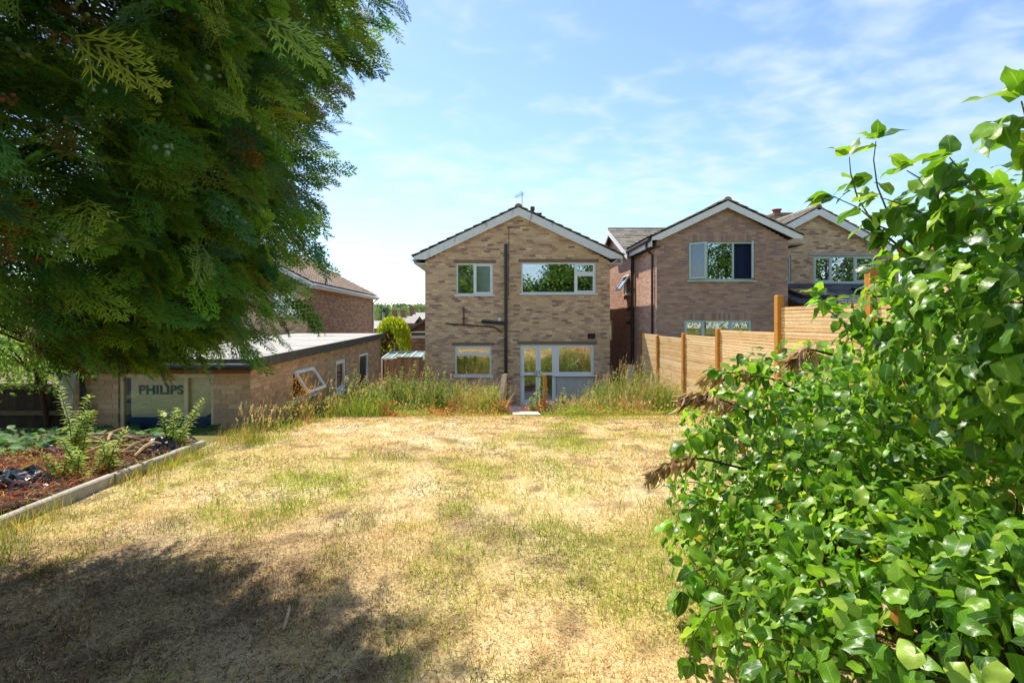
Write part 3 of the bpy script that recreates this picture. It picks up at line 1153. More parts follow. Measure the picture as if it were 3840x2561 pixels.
for k in range(14):
    nb = NB()
    x0 = 4.9 + k * .45
    a = [(YR + .11 * math.cos(math.pi * i / 6), ZR + .01 + .09 * math.sin(math.pi * i / 6)) for i in range(7)]
    v = [(x0, p[0], p[1]) for p in a] + [(x0 + .44, p[0], p[1]) for p in a]
    nb.add(v, [(i, i + 1, i + 8, i + 7) for i in range(6)] + [tuple(range(7)), tuple(range(13, 6, -1))], random.choice(TR))
    nb.build('ridge_tile', MT['tile'], ro)
for k in range(13):
    nb = NB()
    y0 = RY - .2 + k * .45
    a = [(RXA + .12 * math.cos(math.pi * i / 6), zr + .01 + .10 * math.sin(math.pi * i / 6)) for i in range(7)]
    v = [(p[0], y0, p[1]) for p in a] + [(p[0], y0 + .44, p[1]) for p in a]
    nb.add(v, [(i, i + 1, i + 8, i + 7) for i in range(6)] + [tuple(range(7)), tuple(range(13, 6, -1))], random.choice(TR))
    nb.build('ridge_tile', MT['tile'], ro)
# bargeboard of the main gable, facing left
nb = NB()
for (ya, za_, yb_, zb_) in ((YE, ZE, YR, ZR), (2 * YR - YE, ZE, YR, ZR)):
    nb.add([(4.9, ya, za_), (4.9, yb_, zb_), (4.9, yb_, zb_ - .24), (4.9, ya, za_ - .24), (4.94, ya, za_), (4.94, yb_, zb_), (4.94, yb_, zb_ - .24), (4.94, ya, za_ - .24)],
           [(0, 1, 2, 3), (7, 6, 5, 4), (0, 4, 5, 1), (3, 2, 6, 7), (0, 3, 7, 4)])
nb.build('gable_bargeboard', MT['barge_clean'], rh)
nb = NB()
nb.add([(4.94, YE, ZE - .2), (4.94, YR, ZR - .2), (RX0 + .02, YR, ZR - .2), (RX0 + .02, YE, ZE - .2)], [(0, 1, 2, 3)])
nb.build('soffit', MT['barge_clean'], rh)
# fascia, gutter and down pipes on the sunlit side
nb = NB()
wbox(nb, rx(2438), rx(2438) + .02, RY - .145, RYM, rz(893) - .3, rz(893) - .06)
nb.build('fascia', MT['barge_clean'], rh)
nb = NB()
tube(nb, [(rx(2438) - .05, RY - .1, rz(893) - .06), (rx(2438) - .05, RYM - .2, rz(893) - .08)], .055, 10)
tube(nb, [(rx(2438) - .05, RY + .25, rz(893) - .08), (rx(2438) - .05, RY + .25, rz(893) - .32), (RX0 - .06, RY + .28, rz(893) - .50), (RX0 - .06, RY + .3, 1.6), (RX0 - .06, RY + .3, .05)], .036, 10)
nb.build('down_pipe', MT['pipe_brown'], rh)
nb = NB()
tube(nb, [(rx(2438) - .05, RYM - .25, rz(893) - .08), (rx(2438) - .02, RYM - .25, rz(893) - .22), (RX0 - .08, RYM - .25, rz(893) - .30), (RX0 - .08, RYM - .25, .05)], .06, 10)
for z in (4.1, 3.4, 2.9):
    tube(nb, [(RX0 - .08, RYM - .25, z - .04), (RX0 - .08, RYM - .25, z + .04)], .075, 10)
tube(nb, [(RX0 - .08, RYM - .2, 3.35), (RX0 - .16, RYM + .05, 3.4), (RX0, RYM + .15, 3.45)], .05, 8)
tube(nb, [(RX0 - .08, RYM - .2, 2.85), (RX0 - .18, RYM + .1, 2.9), (RX0, RYM + .2, 2.95)], .055, 8)
nb.build('soil_pipe', MT['pipe_brown'], rh)
nb = NB()
FS.box(nb, RYB - 18.05, RYB - 17.9, 2.55, 2.75, 0, .06)
nb.build('meter_box', MT['render'], rh)
# chimney with a clay pot
nb = NB()
ky = FPX / 22.0
cx = (2920 - PX) / ky
wbox(nb, cx - .33, cx + .33, 21.7, 22.3, 6.3, CZ + (PY - 815) / ky)
ch = nb.build('chimney', MT['mortar_dark'], rh)
ORG[ch.name] = org_of(rh)
P = Pieces(ch, 'brick', MT['brick'], 60)
FC = Frame((cx - .33, 21.7, 6.3), (1, 0, 0), (0, -1, 0))
for r_ in range(int((CZ + (PY - 815) / ky - 6.3) / .075)):
    for c_ in range(-1, 3):
        a, b = max(0, c_ * .225 + (r_ % 2) * .11), min(.66, (c_ + 1) * .225 + (r_ % 2) * .11)
        if b - a > .04:
            P.add(FC.p((a + b) / 2, r_ * .075 + .0375, -.012), FC.A, (b - a - .012, .063, .04), random.choice(RB))
P.done()
nb = NB()
zt = CZ + (PY - 815) / ky
wbox(nb, cx - .39, cx + .39, 21.62, 22.38, zt, zt + .12, lin(120, 98, 88, .7))
nb.build('cap', MT['lintel'], rh)
nb = NB()
tube(nb, [(cx - .08, 22, zt + .1), (cx - .08, 22, zt + .2), (cx - .08, 22, zt + .26), (cx - .08, 22, zt + .3), (cx - .08, 22, zt + .33)], [.17, .15, .15, .2, .2], 12)
nb.build('chimney_pot', MT['terracotta'], rh)

# ------------------------------------------------------------------ the second gabled house on the right, half behind the ivy
TY = 18.6
tk = FPX / TY
tx = lambda px: (px - PX) / tk
tz = lambda py: CZ + (PY - py) / tk
th = thing('gabled_house', 'buff brick gabled house with a dark lean-to roof, half hidden by the ivy', 'house', (12, TY + 4, 0))
F = Frame((0, TY, 0), (1, 0, 0), (0, -1, 0))
TXA = tx(3059)
TX0, TX1 = tx(2930), tx(3370)
TW = (tx(3050), tx(3282), tz(1061), tz(960))
TW2 = (tx(2950), tx(2966), tz(1060), tz(957))
apz, sl = tz(800), .53


def tspan(v):
    d = max(.02, (apz - v) / sl)
    return (max(TX0, TXA - d), min(TX1, TXA + d))


brick_wall(th, F, 3.0, apz - .02, tspan, [TW, TW2], HB, 300, seed=31, weights=HW)
window(th, F, *TW, [(0, .29, 0, 1, 'sash'), (.29, .68, 0, 1, 'fixed'), (.68, 1, 0, 1, 'sash')], mat='green_frame', setback=.03)
window(th, F, *TW2, [(0, 1, 0, 1, 'fixed')], mat='green_frame', setback=.03)
nb = NB()
F.box(nb, TW[0] - .15, TW[1] + .15, TW[3] + .003, TW[3] + .12, -.02, .035)
nb.build('lintel', MT['concrete'], th)
nb = NB()
wbox(nb, TX0, TX0 + .2, TY + .2, TY + 6, 0, 5.4)
wbox(nb, TX1 - .2, TX1, TY + .2, TY + 6, 0, 5.4)
wbox(nb, TX0 + .2, TX1 - .2, TY + 3, TY + 3.1, 3, 5.6)
wbox(nb, TX0 + .2, TX1 - .2, TY + .22, TY + 3, 5.42, 5.5)
nb.build('interior', MT['interior'], th)
xl, xr = TXA - 2.6, TXA + 2.75
bargeboards(th, TY - .2, TXA, tz(783), xl, tz(783) - 2.6 * sl, xr, tz(783) - 2.75 * sl, .27, 'barge_clean', boxw=.3)
roof = NB()
for (xe, s) in ((xl, 1), (xr, -1)):
    roof.add([(xe, TY - .17, tz(783) - abs(TXA - xe) * sl), (xe, TY + 7, tz(783) - abs(TXA - xe) * sl), (TXA, TY + 7, tz(783)), (TXA, TY - .17, tz(783))], [(0, 1, 2, 3)])
ro = roof.build('roof', MT['felt_edge'], th)
ORG[ro.name] = org_of(th)
for (xe, s) in ((xl, 1), (xr, -1)):
    e = np.array((xe - s * .05, TY - .22, tz(783) - abs(TXA - xe) * sl))
    d = np.array((TXA - e[0], 0, tz(783) + .01 - e[2]))
    S = np.linalg.norm(d)
    tile_plane(ro, e, (0, 1, 0), d / S, 7, S, .32, .33, TR, n_ind=40, thick=.026, seed=43 + s, broken=False)
nb = NB()
tube(nb, [(TXA, TY - .2, tz(783) + .02), (TXA, TY + 7, tz(783) + .02)], .11, 10, TR[0])
nb.build('ridge', MT['tile'], ro)
# lean-to below the window
LT0, LT1 = RX1 + .02, TX1 + .6
leaf_top, leaf_bot, ybot = tz(1068), 3.42, 15.5
nb = NB()
nb.add([(LT0, ybot, leaf_bot), (LT1, ybot, leaf_bot), (LT1, TY - .02, leaf_top), (LT0, TY - .02, leaf_top)], [(0, 1, 2, 3)])
wbox(nb, LT0, LT1, ybot + .25, ybot + .45, 0, leaf_bot - .02)
lean = nb.build('lean_to', MT['lintel'], th)
ORG[lean.name] = org_of(th)
d = np.array((0, TY - .02 - ybot, leaf_top - leaf_bot))
S = np.linalg.norm(d)
SLATE = [lin(*c, 1.1) for c in ((98, 96, 98), (88, 86, 90), (108, 106, 104), (80, 80, 84))]
tile_plane(lean, (LT0, ybot, leaf_bot + .01), (1, 0, 0), d / S, LT1 - LT0, S, .33, .33, SLATE, n_ind=120, thick=.026, seed=53)
du = d / S
nn = np.cross((1, 0, 0), du)
for (x0, s0) in ((9.85, .75), (12.2, .75)):
    c = np.array((x0 + .45, ybot, leaf_bot)) + du * (s0 + .55) + nn * .12
    A = np.stack([np.array((1., 0, 0)), du, nn], 1)
    nb = NB()
    for (ox, oy, w, h) in ((-.5, 0, .08, 1.25), (.5, 0, .08, 1.25), (0, -.6, .92, .08), (0, .6, .92, .08)):
        obox(nb, c + A[:, 0] * ox + A[:, 1] * oy, A, (w, h, .1))
    sk = nb.build('skylight', MT['pipe_brown'], th)
    ORG[sk.name] = org_of(th)
    p = NB()
    obox(p, c + nn * .03, A, (.94, 1.14, .012))
    p.build('pane', MT['glass'], sk)

# ------------------------------------------------------------------ the house on the left, beyond the garage
lh = thing('tiled_house', 'brick house with a brown pantile roof beyond the flat roofed garage', 'house', (-11, 27, 0))
LXR, LYN, LYF, LEAVE = -7.7, 21.2, 32.6, 4.42
LB = [lin(*c, 1.05) for c in ((176, 132, 100), (164, 122, 94), (186, 146, 112), (152, 114, 92), (170, 126, 92), (142, 110, 94), (190, 154, 122))]
FF = Frame((0, LYN, 0), (1, 0, 0), (0, -1, 0))
lw = (-9.15, -8.12, 3.15, 4.25)
brick_wall(lh, FF, 0, LEAVE, lambda v: (-15, LXR), [lw], HB, 120, seed=61, weights=HW)
FR = Frame((LXR, LYN, 0), (0, 1, 0), (1, 0, 0))
brick_wall(lh, FR, 0, LEAVE, lambda v: (0, LYF - LYN), [], LB, 200, seed=62, name='side_wall')
window(lh, FF, *lw, [(0, .5, 0, 1, 'fixed'), (.5, 1, 0, 1, 'sash')], setback=.03)
nb = NB()
wbox(nb, -15, LXR, LYF, LYF + .2, 0, LEAVE)
wbox(nb, -15.2, -15, LYN, LYF, 0, LEAVE)
wbox(nb, -14.9, LXR - .23, LYN + 2.5, LYN + 2.6, 0, LEAVE)
wbox(nb, -14.9, LXR - .23, LYN + .23, LYF - .01, LEAVE - .06, LEAVE - .02)
nb.build('rear_wall', MT['lintel'], lh)
OVX = LXR + .32
pitch = math.tan(R(27))
RXM = -11.4
zr = LEAVE + .1 + (OVX - RXM) * pitch
nb = NB()
nb.add([(OVX, LYN - .2, LEAVE + .08), (OVX, LYF + .25, LEAVE + .08), (RXM, LYF + .25, zr), (RXM, LYN - .2, zr)], [(0, 1, 2, 3)])
nb.add([(2 * RXM - OVX, LYN - .2, LEAVE + .08), (2 * RXM - OVX, LYF + .25, LEAVE + .08), (RXM, LYF + .25, zr), (RXM, LYN - .2, zr)], [(3, 2, 1, 0)])
ro = nb.build('roof', MT['felt_edge'], lh)
ORG[ro.name] = org_of(lh)
TL = [lin(*c, .82) for c in ((176, 150, 126), (164, 138, 116), (188, 162, 138), (152, 128, 110), (170, 142, 116))]
d = np.array((RXM - OVX, 0, zr - LEAVE - .08))
S = np.linalg.norm(d)
# pantile: a rolled profile
pv, pf = [], []
prof = [(-.5, -.3), (-.34, .1), (-.2, .5), (-.02, .55), (.12, .1), (.3, -.25), (.5, -.3)]
for yy in (-.5, .5):
    for (px_, pz_) in prof:
        pv.append((px_, yy, pz_))
for i in range(6):
    pf.append((i, i + 1, i + 8, i + 7))
for (px_, pz_) in prof:
    pv.append((px_, -.5, pz_ - .5))
for i in range(6):
    pf.append((14 + i, 15 + i, i + 1, i))
PANT = (np.array(pv), pf)


def pantiles(root, o, along, up, L, S, tw, te, pal, n_ind, seed):
    r = random.Random(seed)
    along, up = np.asarray(along, float), np.asarray(up, float)
    nrm = np.cross(along, up)
    sgn = 1
    if nrm[2] < 0:
        nrm, along, o = -nrm, -along, np.asarray(o, float) + along * L
    tilt = math.atan2(.03, te)
    u2 = up * math.cos(tilt) - nrm * math.sin(tilt)
    n2 = nrm * math.cos(tilt) + up * math.sin(tilt)
    A = np.stack([along, u2, n2], 1)
    P = Pieces(root, 'roof_tile', MT['tile'], n_ind, T=PANT)
    for i in range(int(S / te)):
        for j in range(int(L / tw)):
            c = np.asarray(o, float) + along * (j + .5) * tw + up * (i * te + te * .56) + nrm * (.04 + r.uniform(0, .004))
            P.add(c, A, (tw, te * 1.1, .05), r.choice(pal))
    P.done()


pantiles(ro, (OVX + .04, LYN - .22, LEAVE + .09), (0, 1, 0), d / S, LYF - LYN + .5, S, .30, .335, TL, 300, 71)
for k in range(26):
    nb = NB()
    y0 = LYN - .2 + k * .45
    a = [(RXM + .13 * math.cos(math.pi * i / 6), zr + .02 + .11 * math.sin(math.pi * i / 6)) for i in range(7)]
    v = [(p[0], y0, p[1]) for p in a] + [(p[0], y0 + .44, p[1]) for p in a]
    nb.add(v, [(i, i + 1, i + 8, i + 7) for i in range(6)] + [tuple(range(7)), tuple(range(13, 6, -1))], random.choice(TL))
    nb.build('ridge_tile', MT['tile'], ro)
nb = NB()
wbox(nb, OVX - .02, OVX, LYN - .2, LYF + .2, LEAVE - .1, LEAVE + .07)
wbox(nb, LXR, OVX - .02, LYN - .2, LYF + .2, LEAVE - .1, LEAVE - .08)
nb.build('fascia', MT['barge_clean'], lh)
nb = NB()
tube(nb, [(OVX + .05, LYN - .2, LEAVE + .03), (OVX + .05, LYF + .3, LEAVE)], .055, 8)
tube(nb, [(OVX + .05, LYF + .2, LEAVE), (LXR + .06, LYF + .02, LEAVE - .3), (LXR + .06, LYF + .02, 0)], .045, 8)
nb.build('gutter', MT['white'], lh)
nb = NB()
for s in (1, -1):
    a, b = np.array((RXM, LYN - .2, zr)), np.array((RXM + s * (OVX - RXM), LYN - .2, LEAVE + .08))
    nb.add([a, b, b - np.array((0, 0, .22)), a - np.array((0, 0, .22))], [(0, 1, 2, 3)])
nb.build('bargeboard', MT['barge_clean'], lh)
nb = NB()
nb.add([(-15, LYN + .02, LEAVE), (LXR, LYN + .02, LEAVE), (RXM, LYN + .02, zr - .1)], [(0, 1, 2)])
nb.build('gable', MT['lintel'], lh)

# ------------------------------------------------------------------ flat roofed garage
GX1, GX0, GYN, GYF = -3.80, -6.55, 8.0, 17.1
GRN, GRF = 2.35, 2.53
GB = [lin(*c, 1.08) for c in ((190, 158, 124), (180, 148, 116), (172, 140, 112), (196, 166, 134), (184, 150, 112), (164, 132, 108), (188, 152, 120))]
gar = thing('garage', 'flat roofed brick garage with pale felt roof and a green side door', 'garage', ((GX0 + GX1) / 2, (GYN + GYF) / 2, 0))
FG = Frame((0, GYN, 0), (1, 0, 0), (0, -1, 0))
gw = ((444 - PX) / 240, (801 - PX) / 240, 1.10, CZ + (PY - 1404) / 240)
brick_wall(gar, FG, .6, GRN - .14, lambda v: (GX0, GX1), [gw], GB, 300, soldiers=[(gw[0] - .05, gw[1] + .05, gw[3], GRN - .14)], seed=81)
FGS = Frame((GX1, GYN, 0), (0, 1, 0), (1, 0, 0))
gs1, gs2, gd = (1.72, 2.82, 1.42, 2.0), (4.35, 5.2, 1.22, 1.98), (6.5, 7.55, .02, 1.99)


def gsp(v):
    if v <= GRN - .14:
        return (0, GYF - GYN)
    q = (v - GRN + .14) / (GRF - GRN)
    return ((GYF - GYN) * q, GYF - GYN)


brick_wall(gar, FGS, 0, GRF - .15, gsp, [gs1, gs2, gd], GB, 300, seed=82, name='side_wall', mortar='mortar')
window(gar, FGS, *gs1, [(0, 1, 0, 1, ('open', 'top', 33))], setback=.02, fw=.05)
window(gar, FGS, *gs2, [(0, 1, 0, 1, 'sash')], setback=.02, fw=.05)
nb = NB()
FGS.box(nb, gd[0] + .06, gd[1] - .06, gd[2], gd[3] - .06, -.1, -.06)
dr_ = nb.build('door', MT['greendoor'], gar)
ORG[dr_.name] = org_of(gar)
for i in range(7):
    nb = NB()
    a = gd[0] + .065 + i * (gd[1] - gd[0] - .13) / 7
    FGS.box(nb, a, a + (gd[1] - gd[0] - .13) / 7 - .012, gd[2] + .03, gd[3] - .08, -.06, -.052)
    nb.build('plank', MT['greendoor'], dr_)
nb = NB()
FGS.box(nb, gd[1] - .17, gd[1] - .14, .95, 1.08, -.052, -.01)
nb.build('handle', MT['metal'], dr_)
nb = NB()
FGS.box(nb, gd[0], gd[0] + .058, gd[2], gd[3], -.11, -.005)
FGS.box(nb, gd[1] - .058, gd[1], gd[2], gd[3], -.11, -.005)
FGS.box(nb, gd[0] + .058, gd[1] - .058, gd[3] - .058, gd[3], -.11, -.005)
nb.build('door_frame', MT['white'], gar)
nb = NB()
wbox(nb, GX0, GX0 + .2, GYN + .25, GYF, 0, GRN - .16)
wbox(nb, GX0, GX1, GYF, GYF + .2, 0, GRF - .16)
wbox(nb, GX0 + .2, GX1 - .22, GYN + .25, GYF, -.05, .01)
nb.build('rear_wall', MT['lintel'], gar)
nb = NB()
o_ = .12
v = [(GX0 - o_, GYN - o_, GRN), (GX1 + o_, GYN - o_, GRN), (GX1 + o_, GYF + .2, GRF), (GX0 - o_, GYF + .2, GRF)]
nb.add(v + [(x, y, z - .10) for (x, y, z) in v], [(0, 1, 2, 3), (7, 6, 5, 4)])
gr_ = nb.build('roof', MT['felt'], gar)
ORG[gr_.name] = org_of(gar)
# felt sheets with lapped seams
for k in range(9):
    nb = NB()
    t0, t1 = k / 9, (k + 1) / 9 + .008
    y0, y1 = GYN - o_ + t0 * (GYF + .2 - GYN + o_), GYN - o_ + min(1, t1) * (GYF + .2 - GYN + o_)
    z0, z1 = GRN + t0 * (GRF - GRN), GRN + min(1, t1) * (GRF - GRN)
    e = .004 + .004 * (k % 2)
    nb.add([(GX0 - o_, y0, z0 + e), (GX1 + o_, y0, z0 + e), (GX1 + o_, y1, z1 + e), (GX0 - o_, y1, z1 + e)], [(0, 1, 2, 3)])
    nb.build('felt_sheet', MT['felt'], gr_)
nb = NB()
n_seg = 6
for k in range(n_seg):
    t0, t1 = k / n_seg + .0006, (k + 1) / n_seg - .0006
    y0, y1 = GYN - o_ + t0 * (GYF + .2 - GYN + o_), GYN - o_ + t1 * (GYF + .2 - GYN + o_)
    z0, z1 = GRN + t0 * (GRF - GRN), GRN + t1 * (GRF - GRN)
    x0, x1 = GX1 + o_ + .001, GX1 + o_ + .026
    nb = NB()
    nb.add([(x0, y0, z0 - .145), (x1, y0, z0 - .145), (x1, y1, z1 - .145), (x0, y1, z1 - .145), (x0, y0, z0 + .022), (x1, y0, z0 + .022), (x1, y1, z1 + .022), (x0, y1, z1 + .022)], BOXF)
    nb.build('edge_trim', MT['felt_edge'], gar)
nb = NB()
wbox(nb, GX0 - o_, GX1 + o_, GYN - o_ - .02, GYN - o_ - .001, GRN - .10, GRN + .012)
nb.build('edge_trim', MT['felt_edge'], gar)
nb = NB()
wbox(nb, GX0 - .02, GX1 + .02, GYN - .06, GYN - .02, GRN - .22, GRN - .10)
nb.build('eaves_board', M('varnished_board', lin(140, 82, 44, .8), .6, .3, .2, 14), gar)
nb = NB()
tube(nb, [(GX0 - .1, GYN - .20, GRN - .09), (GX1 + .1, GYN - .20, GRN - .10)], .052, 10)
tube(nb, [(GX1 + .02, GYN - .20, GRN - .10), (GX1 + .12, GYN - .20, GRN - .10)], .062, 10)
tube(nb, [(GX0 + .2, GYN - .20, GRN - .10), (GX0 + .2, GYN - .1, GRN - .3), (GX0 + .2, GYN - .08, .9)], .036, 8)
nb.build('gutter', MT['pipe'], gar)
# end window with the sign board behind the glass
gfr = M('cream_frame', lin(222, 206, 168, .85), .6, .3, .12, 9)
MT['cream'] = gfr
MT['clear'] = glass_mat('old_window_glass', refl=.03, tint=(1, 1, 1))
gwin = window(gar, FG, *gw, [(0, .705, 0, 1, 'fixed', 'clear'), (.705, 1, 0, 1, 'fixed', 'clear')], mat='cream', fw=.055, setback=.03)
SB = .105
CREAM = lin(238, 228, 190, .95)
BLUE = lin(28, 86, 150, .8)
um = gw[0] + .0275 + .705 * (gw[1] - gw[0] - .055)
nb = NB()
FG.box(nb, gw[0] + .04, um + .01, gw[2], gw[3] - .03, -SB - .02, -SB, CREAM)
sb = thing('sign_board', 'cream and blue sign board lettered in blue behind the garage window', 'sign', (-5.2, GYN + SB, 1.2))
nb.build('board', MT['sign'], sb)
nb = NB()
FG.box(nb, gw[0] + .065, gw[0] + .125, gw[2] + .02, gw[3] - .05, -SB, -SB + .004, BLUE)
nb.build('band', MT['sign'], sb)
zb = CZ + (PY - 1568) / 240
nb = NB()
r_ = .10
pts = [(gw[0] + .125, gw[2] + .02), (um - .01, gw[2] + .02), (um - .01, zb)] + [(gw[0] + .125 + r_ * .3 * (1 - math.sin(t)), zb + r_ * .3 * (1 - math.cos(t))) for t in np.linspace(0, math.pi / 2, 6)]
poly = [FG.p(u, v, -SB + .005) for u, v in pts]
nb.add(poly, [tuple(range(len(poly)))], BLUE)
nb.build('band', MT['sign'], sb)
txt = bpy.data.curves.new('lettering', 'FONT')
txt.body = 'PHILIPS'
txt.size = .19
txt.offset = .0075
txt.extrude = .002
txt.space_character = 1.04
txt.materials.append(MT['ink'])
to = bpy.data.objects.new('lettering', txt)
COL.objects.link(to)
to.rotation_euler = (R(90), 0, 0)
to.location = Vector(FG.p((503 - PX) / 240, CZ + (PY - 1480) / 240, -SB + .006) - org_of(sb))
to.parent = sb
bpy.context.view_layer.update()
_w = to.dimensions.x
_me = bpy.data.meshes.new_from_object(to.evaluated_get(bpy.context.evaluated_depsgraph_get()))
_loc = to.location.copy()
bpy.data.objects.remove(to)
to = bpy.data.objects.new('lettering', _me)
COL.objects.link(to)
to.location = _loc
to.rotation_euler = (R(90), 0, 0)
to.parent = sb
to.scale = ((169 / 240) / max(_w, .01), 1.0, 1.0)
sb2 = thing('sign_board', 'narrow cream sign board with a curved blue corner behind the small pane', 'sign', (-4.6, GYN + SB, 1.2))
nb = NB()
FG.box(nb, um + .02, gw[1] - .04, gw[2], gw[3] - .03, -SB - .02, -SB, CREAM)
nb.build('board', MT['sign'], sb2)
nb = NB()
x1 = gw[1] - .05
x0 = um + .05
za_, rad = CZ + (PY - 1568) / 240, .19
pts = [(x0, gw[2] + .02), (x1, gw[2] + .02), (x1, za_ + rad)] + [(x1 - rad + rad * math.cos(t), za_ + rad - rad * math.sin(t)) for t in np.linspace(0, math.pi / 2, 12)][1:] + [(x0, za_)]
poly = [FG.p(u, v, -SB + .005) for u, v in pts]
nb.add(poly, [tuple(range(len(poly)))], BLUE)
nb.build('corner_band', MT['sign'], sb2)

# ------------------------------------------------------------------ timber slat fence along the right boundary
TIMB = [lin(*c, .95) for c in ((238, 200, 146), (230, 190, 134), (242, 208, 158), (222, 180, 122), (236, 196, 144), (240, 204, 150))]
POSTC = [lin(*c, .85) for c in ((214, 150, 66), (206, 142, 62))]
fence = thing('slat_fence', 'new orange timber fence of horizontal slats between square posts along the garden', 'fence', (4.6, 11, .4))
FXO = 4.62
pxs = [2413, 2476, 2575, 2706, 2935, 3286]
pts_ = [1236, 1257, 1249, 1233, 1107, 1004]
ptop = [1252, 1259, 1251, 1236, 1150, 1050]
PYS = [FPX * FXO / (p - PX) for p in pxs] + [4.2, 2.3]
PTZ = [CZ + (PY - q) / FPX * y for q, y in zip(pts_, PYS)] + [3.7, 3.75]
PNT = [CZ + (PY - q) / FPX * y for q, y in zip(ptop[1:], PYS[1:])]
PANT_ = [CZ - .37, CZ - .40, CZ - .315, CZ - .175, CZ + .225, CZ + .42, CZ + .45]
rr = random.Random(5)
for i, (y, z) in enumerate(zip(PYS, PTZ)):
    nb = NB()
    b = float(g(FXO, y)) - .1
    h = .05 if i else .045
    t = .012
    v = []
    for (dx, dy) in ((-h, -h), (h, -h), (h, h), (-h, h)):
        v.append((FXO - .06 + dx, y + dy, b))
    for (dx, dy) in ((-h, -h), (h, -h), (h, h), (-h, h)):
        v.append((FXO - .06 + dx, y + dy, z - .012))
    for (dx, dy) in ((-h + t, -h + t), (h - t, -h + t), (h - t, h - t), (-h + t, h - t)):
        v.append((FXO - .06 + dx, y + dy, z))
    nb.add(v, [(0, 1, 5, 4), (1, 2, 6, 5), (2, 3, 7, 6), (3, 0, 4, 7), (4, 5, 9, 8), (5, 6, 10, 9), (6, 7, 11, 10), (7, 4, 8, 11), (8, 9, 10, 11)], POSTC[i % 2] if i else lin(160, 120, 72, .8))
    nb.build('post', MT['timber'], fence)
P = Pieces(fence, 'slat', MT['timber'], 300)
PAT = .0545
for i in range(len(PYS) - 1):
    y0, y1 = PYS[i + 1] + .05, PYS[i] - .05
    top = PANT_[i]
    bot = max(float(g(FXO, y0)), float(g(FXO, y1))) - .05
    n = int((top - bot) / PAT)
    for k in range(n):
        z = top - (k + .5) * PAT
        tl = rr.uniform(-.0015, .0015)
        d = norm(np.array((rr.uniform(-.0006, .0006), -1, tl)))
        n_ = norm(np.cross(d, (0, 0, 1)))
        A = np.stack([d, n_, np.cross(n_, d) * 1.0], 1)
        if np.linalg.det(A) < 0:
            A[:, 1] *= -1
        P.add((FXO - .045 + rr.uniform(-.003, .003), (y0 + y1) / 2, z), A, (y1 - y0 + .06, .018, PAT - rr.uniform(.003, .009)), rr.choice(TIMB), key=(0 if 0 < i < 6 else 1) + rr.random() * .01)
P.done()
for i in range(len(PYS) - 1):
    nb = NB()
    for t in (.06, .5, .94):
        y = PYS[i] + (PYS[i + 1] - PYS[i]) * t
        wbox(nb, FXO - .03, FXO + .02, y - .02, y + .02, float(g(FXO, y)) - .05, PANT_[i] - .01, lin(190, 136, 76, .6))
    nb.build('batten', MT['timber'], fence)

# side gate between the two houses, with a grey plank leaning on it
GATE = [lin(*c, 1.1) for c in ((176, 130, 82), (164, 120, 76), (186, 140, 92))]
gate = thing('side_gate', 'brown boarded timber gate closing the gap between the houses', 'gate', (4.6, 16.3, 0))
gy = 16.1
gtop = CZ + (PY - 1365) / FPX * gy
x = 4.0
while x < 5.16:
    nb = NB()
    w = rr.uniform(.092, .1)
    wbox(nb, x, x + w - .004, gy, gy + .02, .05, gtop + rr.uniform(-.01, .01), rr.choice(GATE))
    nb.build('board', MT['oldwood'], gate)
    x += w
nb = NB()
for z in (.35, 1.2):
    wbox(nb, 3.98, 5.15, gy + .021, gy + .06, z, z + .09, GATE[1])
nb.build('ledge', MT['oldwood'], gate)
nb = NB()
wbox(nb, 4.08, 4.5, gy - .008, gy - .001, gtop - .18, gtop - .145)
nb.build('hinge', MT['pipe'], gate)
nb = NB()
a, b = at(2345, 1490, 14.6), at(2368, 1370, 15.7)
beam(nb, (a[0], a[1], max(.05, a[2] - .3)), b, .15, .035, lin(206, 190, 168, .75), up=(0, -1, .3))
nb.build('leaning_plank', MT['oldwood'], label='weathered grey plank leaning against the side gate', cat='plank', org=(a[0], a[1], .05))

# low boarded fence between garage and house
bf = thing('boarded_fence', 'weathered brown vertical board fence between the garage and the house', 'fence', (-3, 17.4, 0))
OLD = [lin(*c, 1.15) for c in ((172, 128, 92), (160, 118, 86), (182, 138, 102), (150, 112, 84))]
fy = 17.55
x0, x1 = GX1 + .14, HX0 - .02
xx = x0
while xx < x1:
    w = min(rr.uniform(.118, .13), x1 - xx)
    if w < .03:
        break
    zt = CZ + (PY - 1341) / FPX * fy + (0.0 if xx > -3.35 else -.12 * (-3.35 - xx) / .3)
    nb = NB()
    wbox(nb, xx, xx + w - .004, fy + rr.uniform(0, .006), fy + .022, .02, zt, rr.choice(OLD))
    nb.build('board', MT['oldwood'], bf)
    xx += w
nb = NB()
wbox(nb, x0 - .07, x0 + .01, fy - .06, fy + .03, 0, 1.62, OLD[2])
nb.build('post', MT['oldwood'], bf)
nb = NB()
wbox(nb, -3.33, x1, fy - .02, fy + .045, CZ + (PY - 1341) / FPX * fy + .0, CZ + (PY - 1341) / FPX * fy + .025, OLD[1])
nb.build('capping', MT['oldwood'], bf)

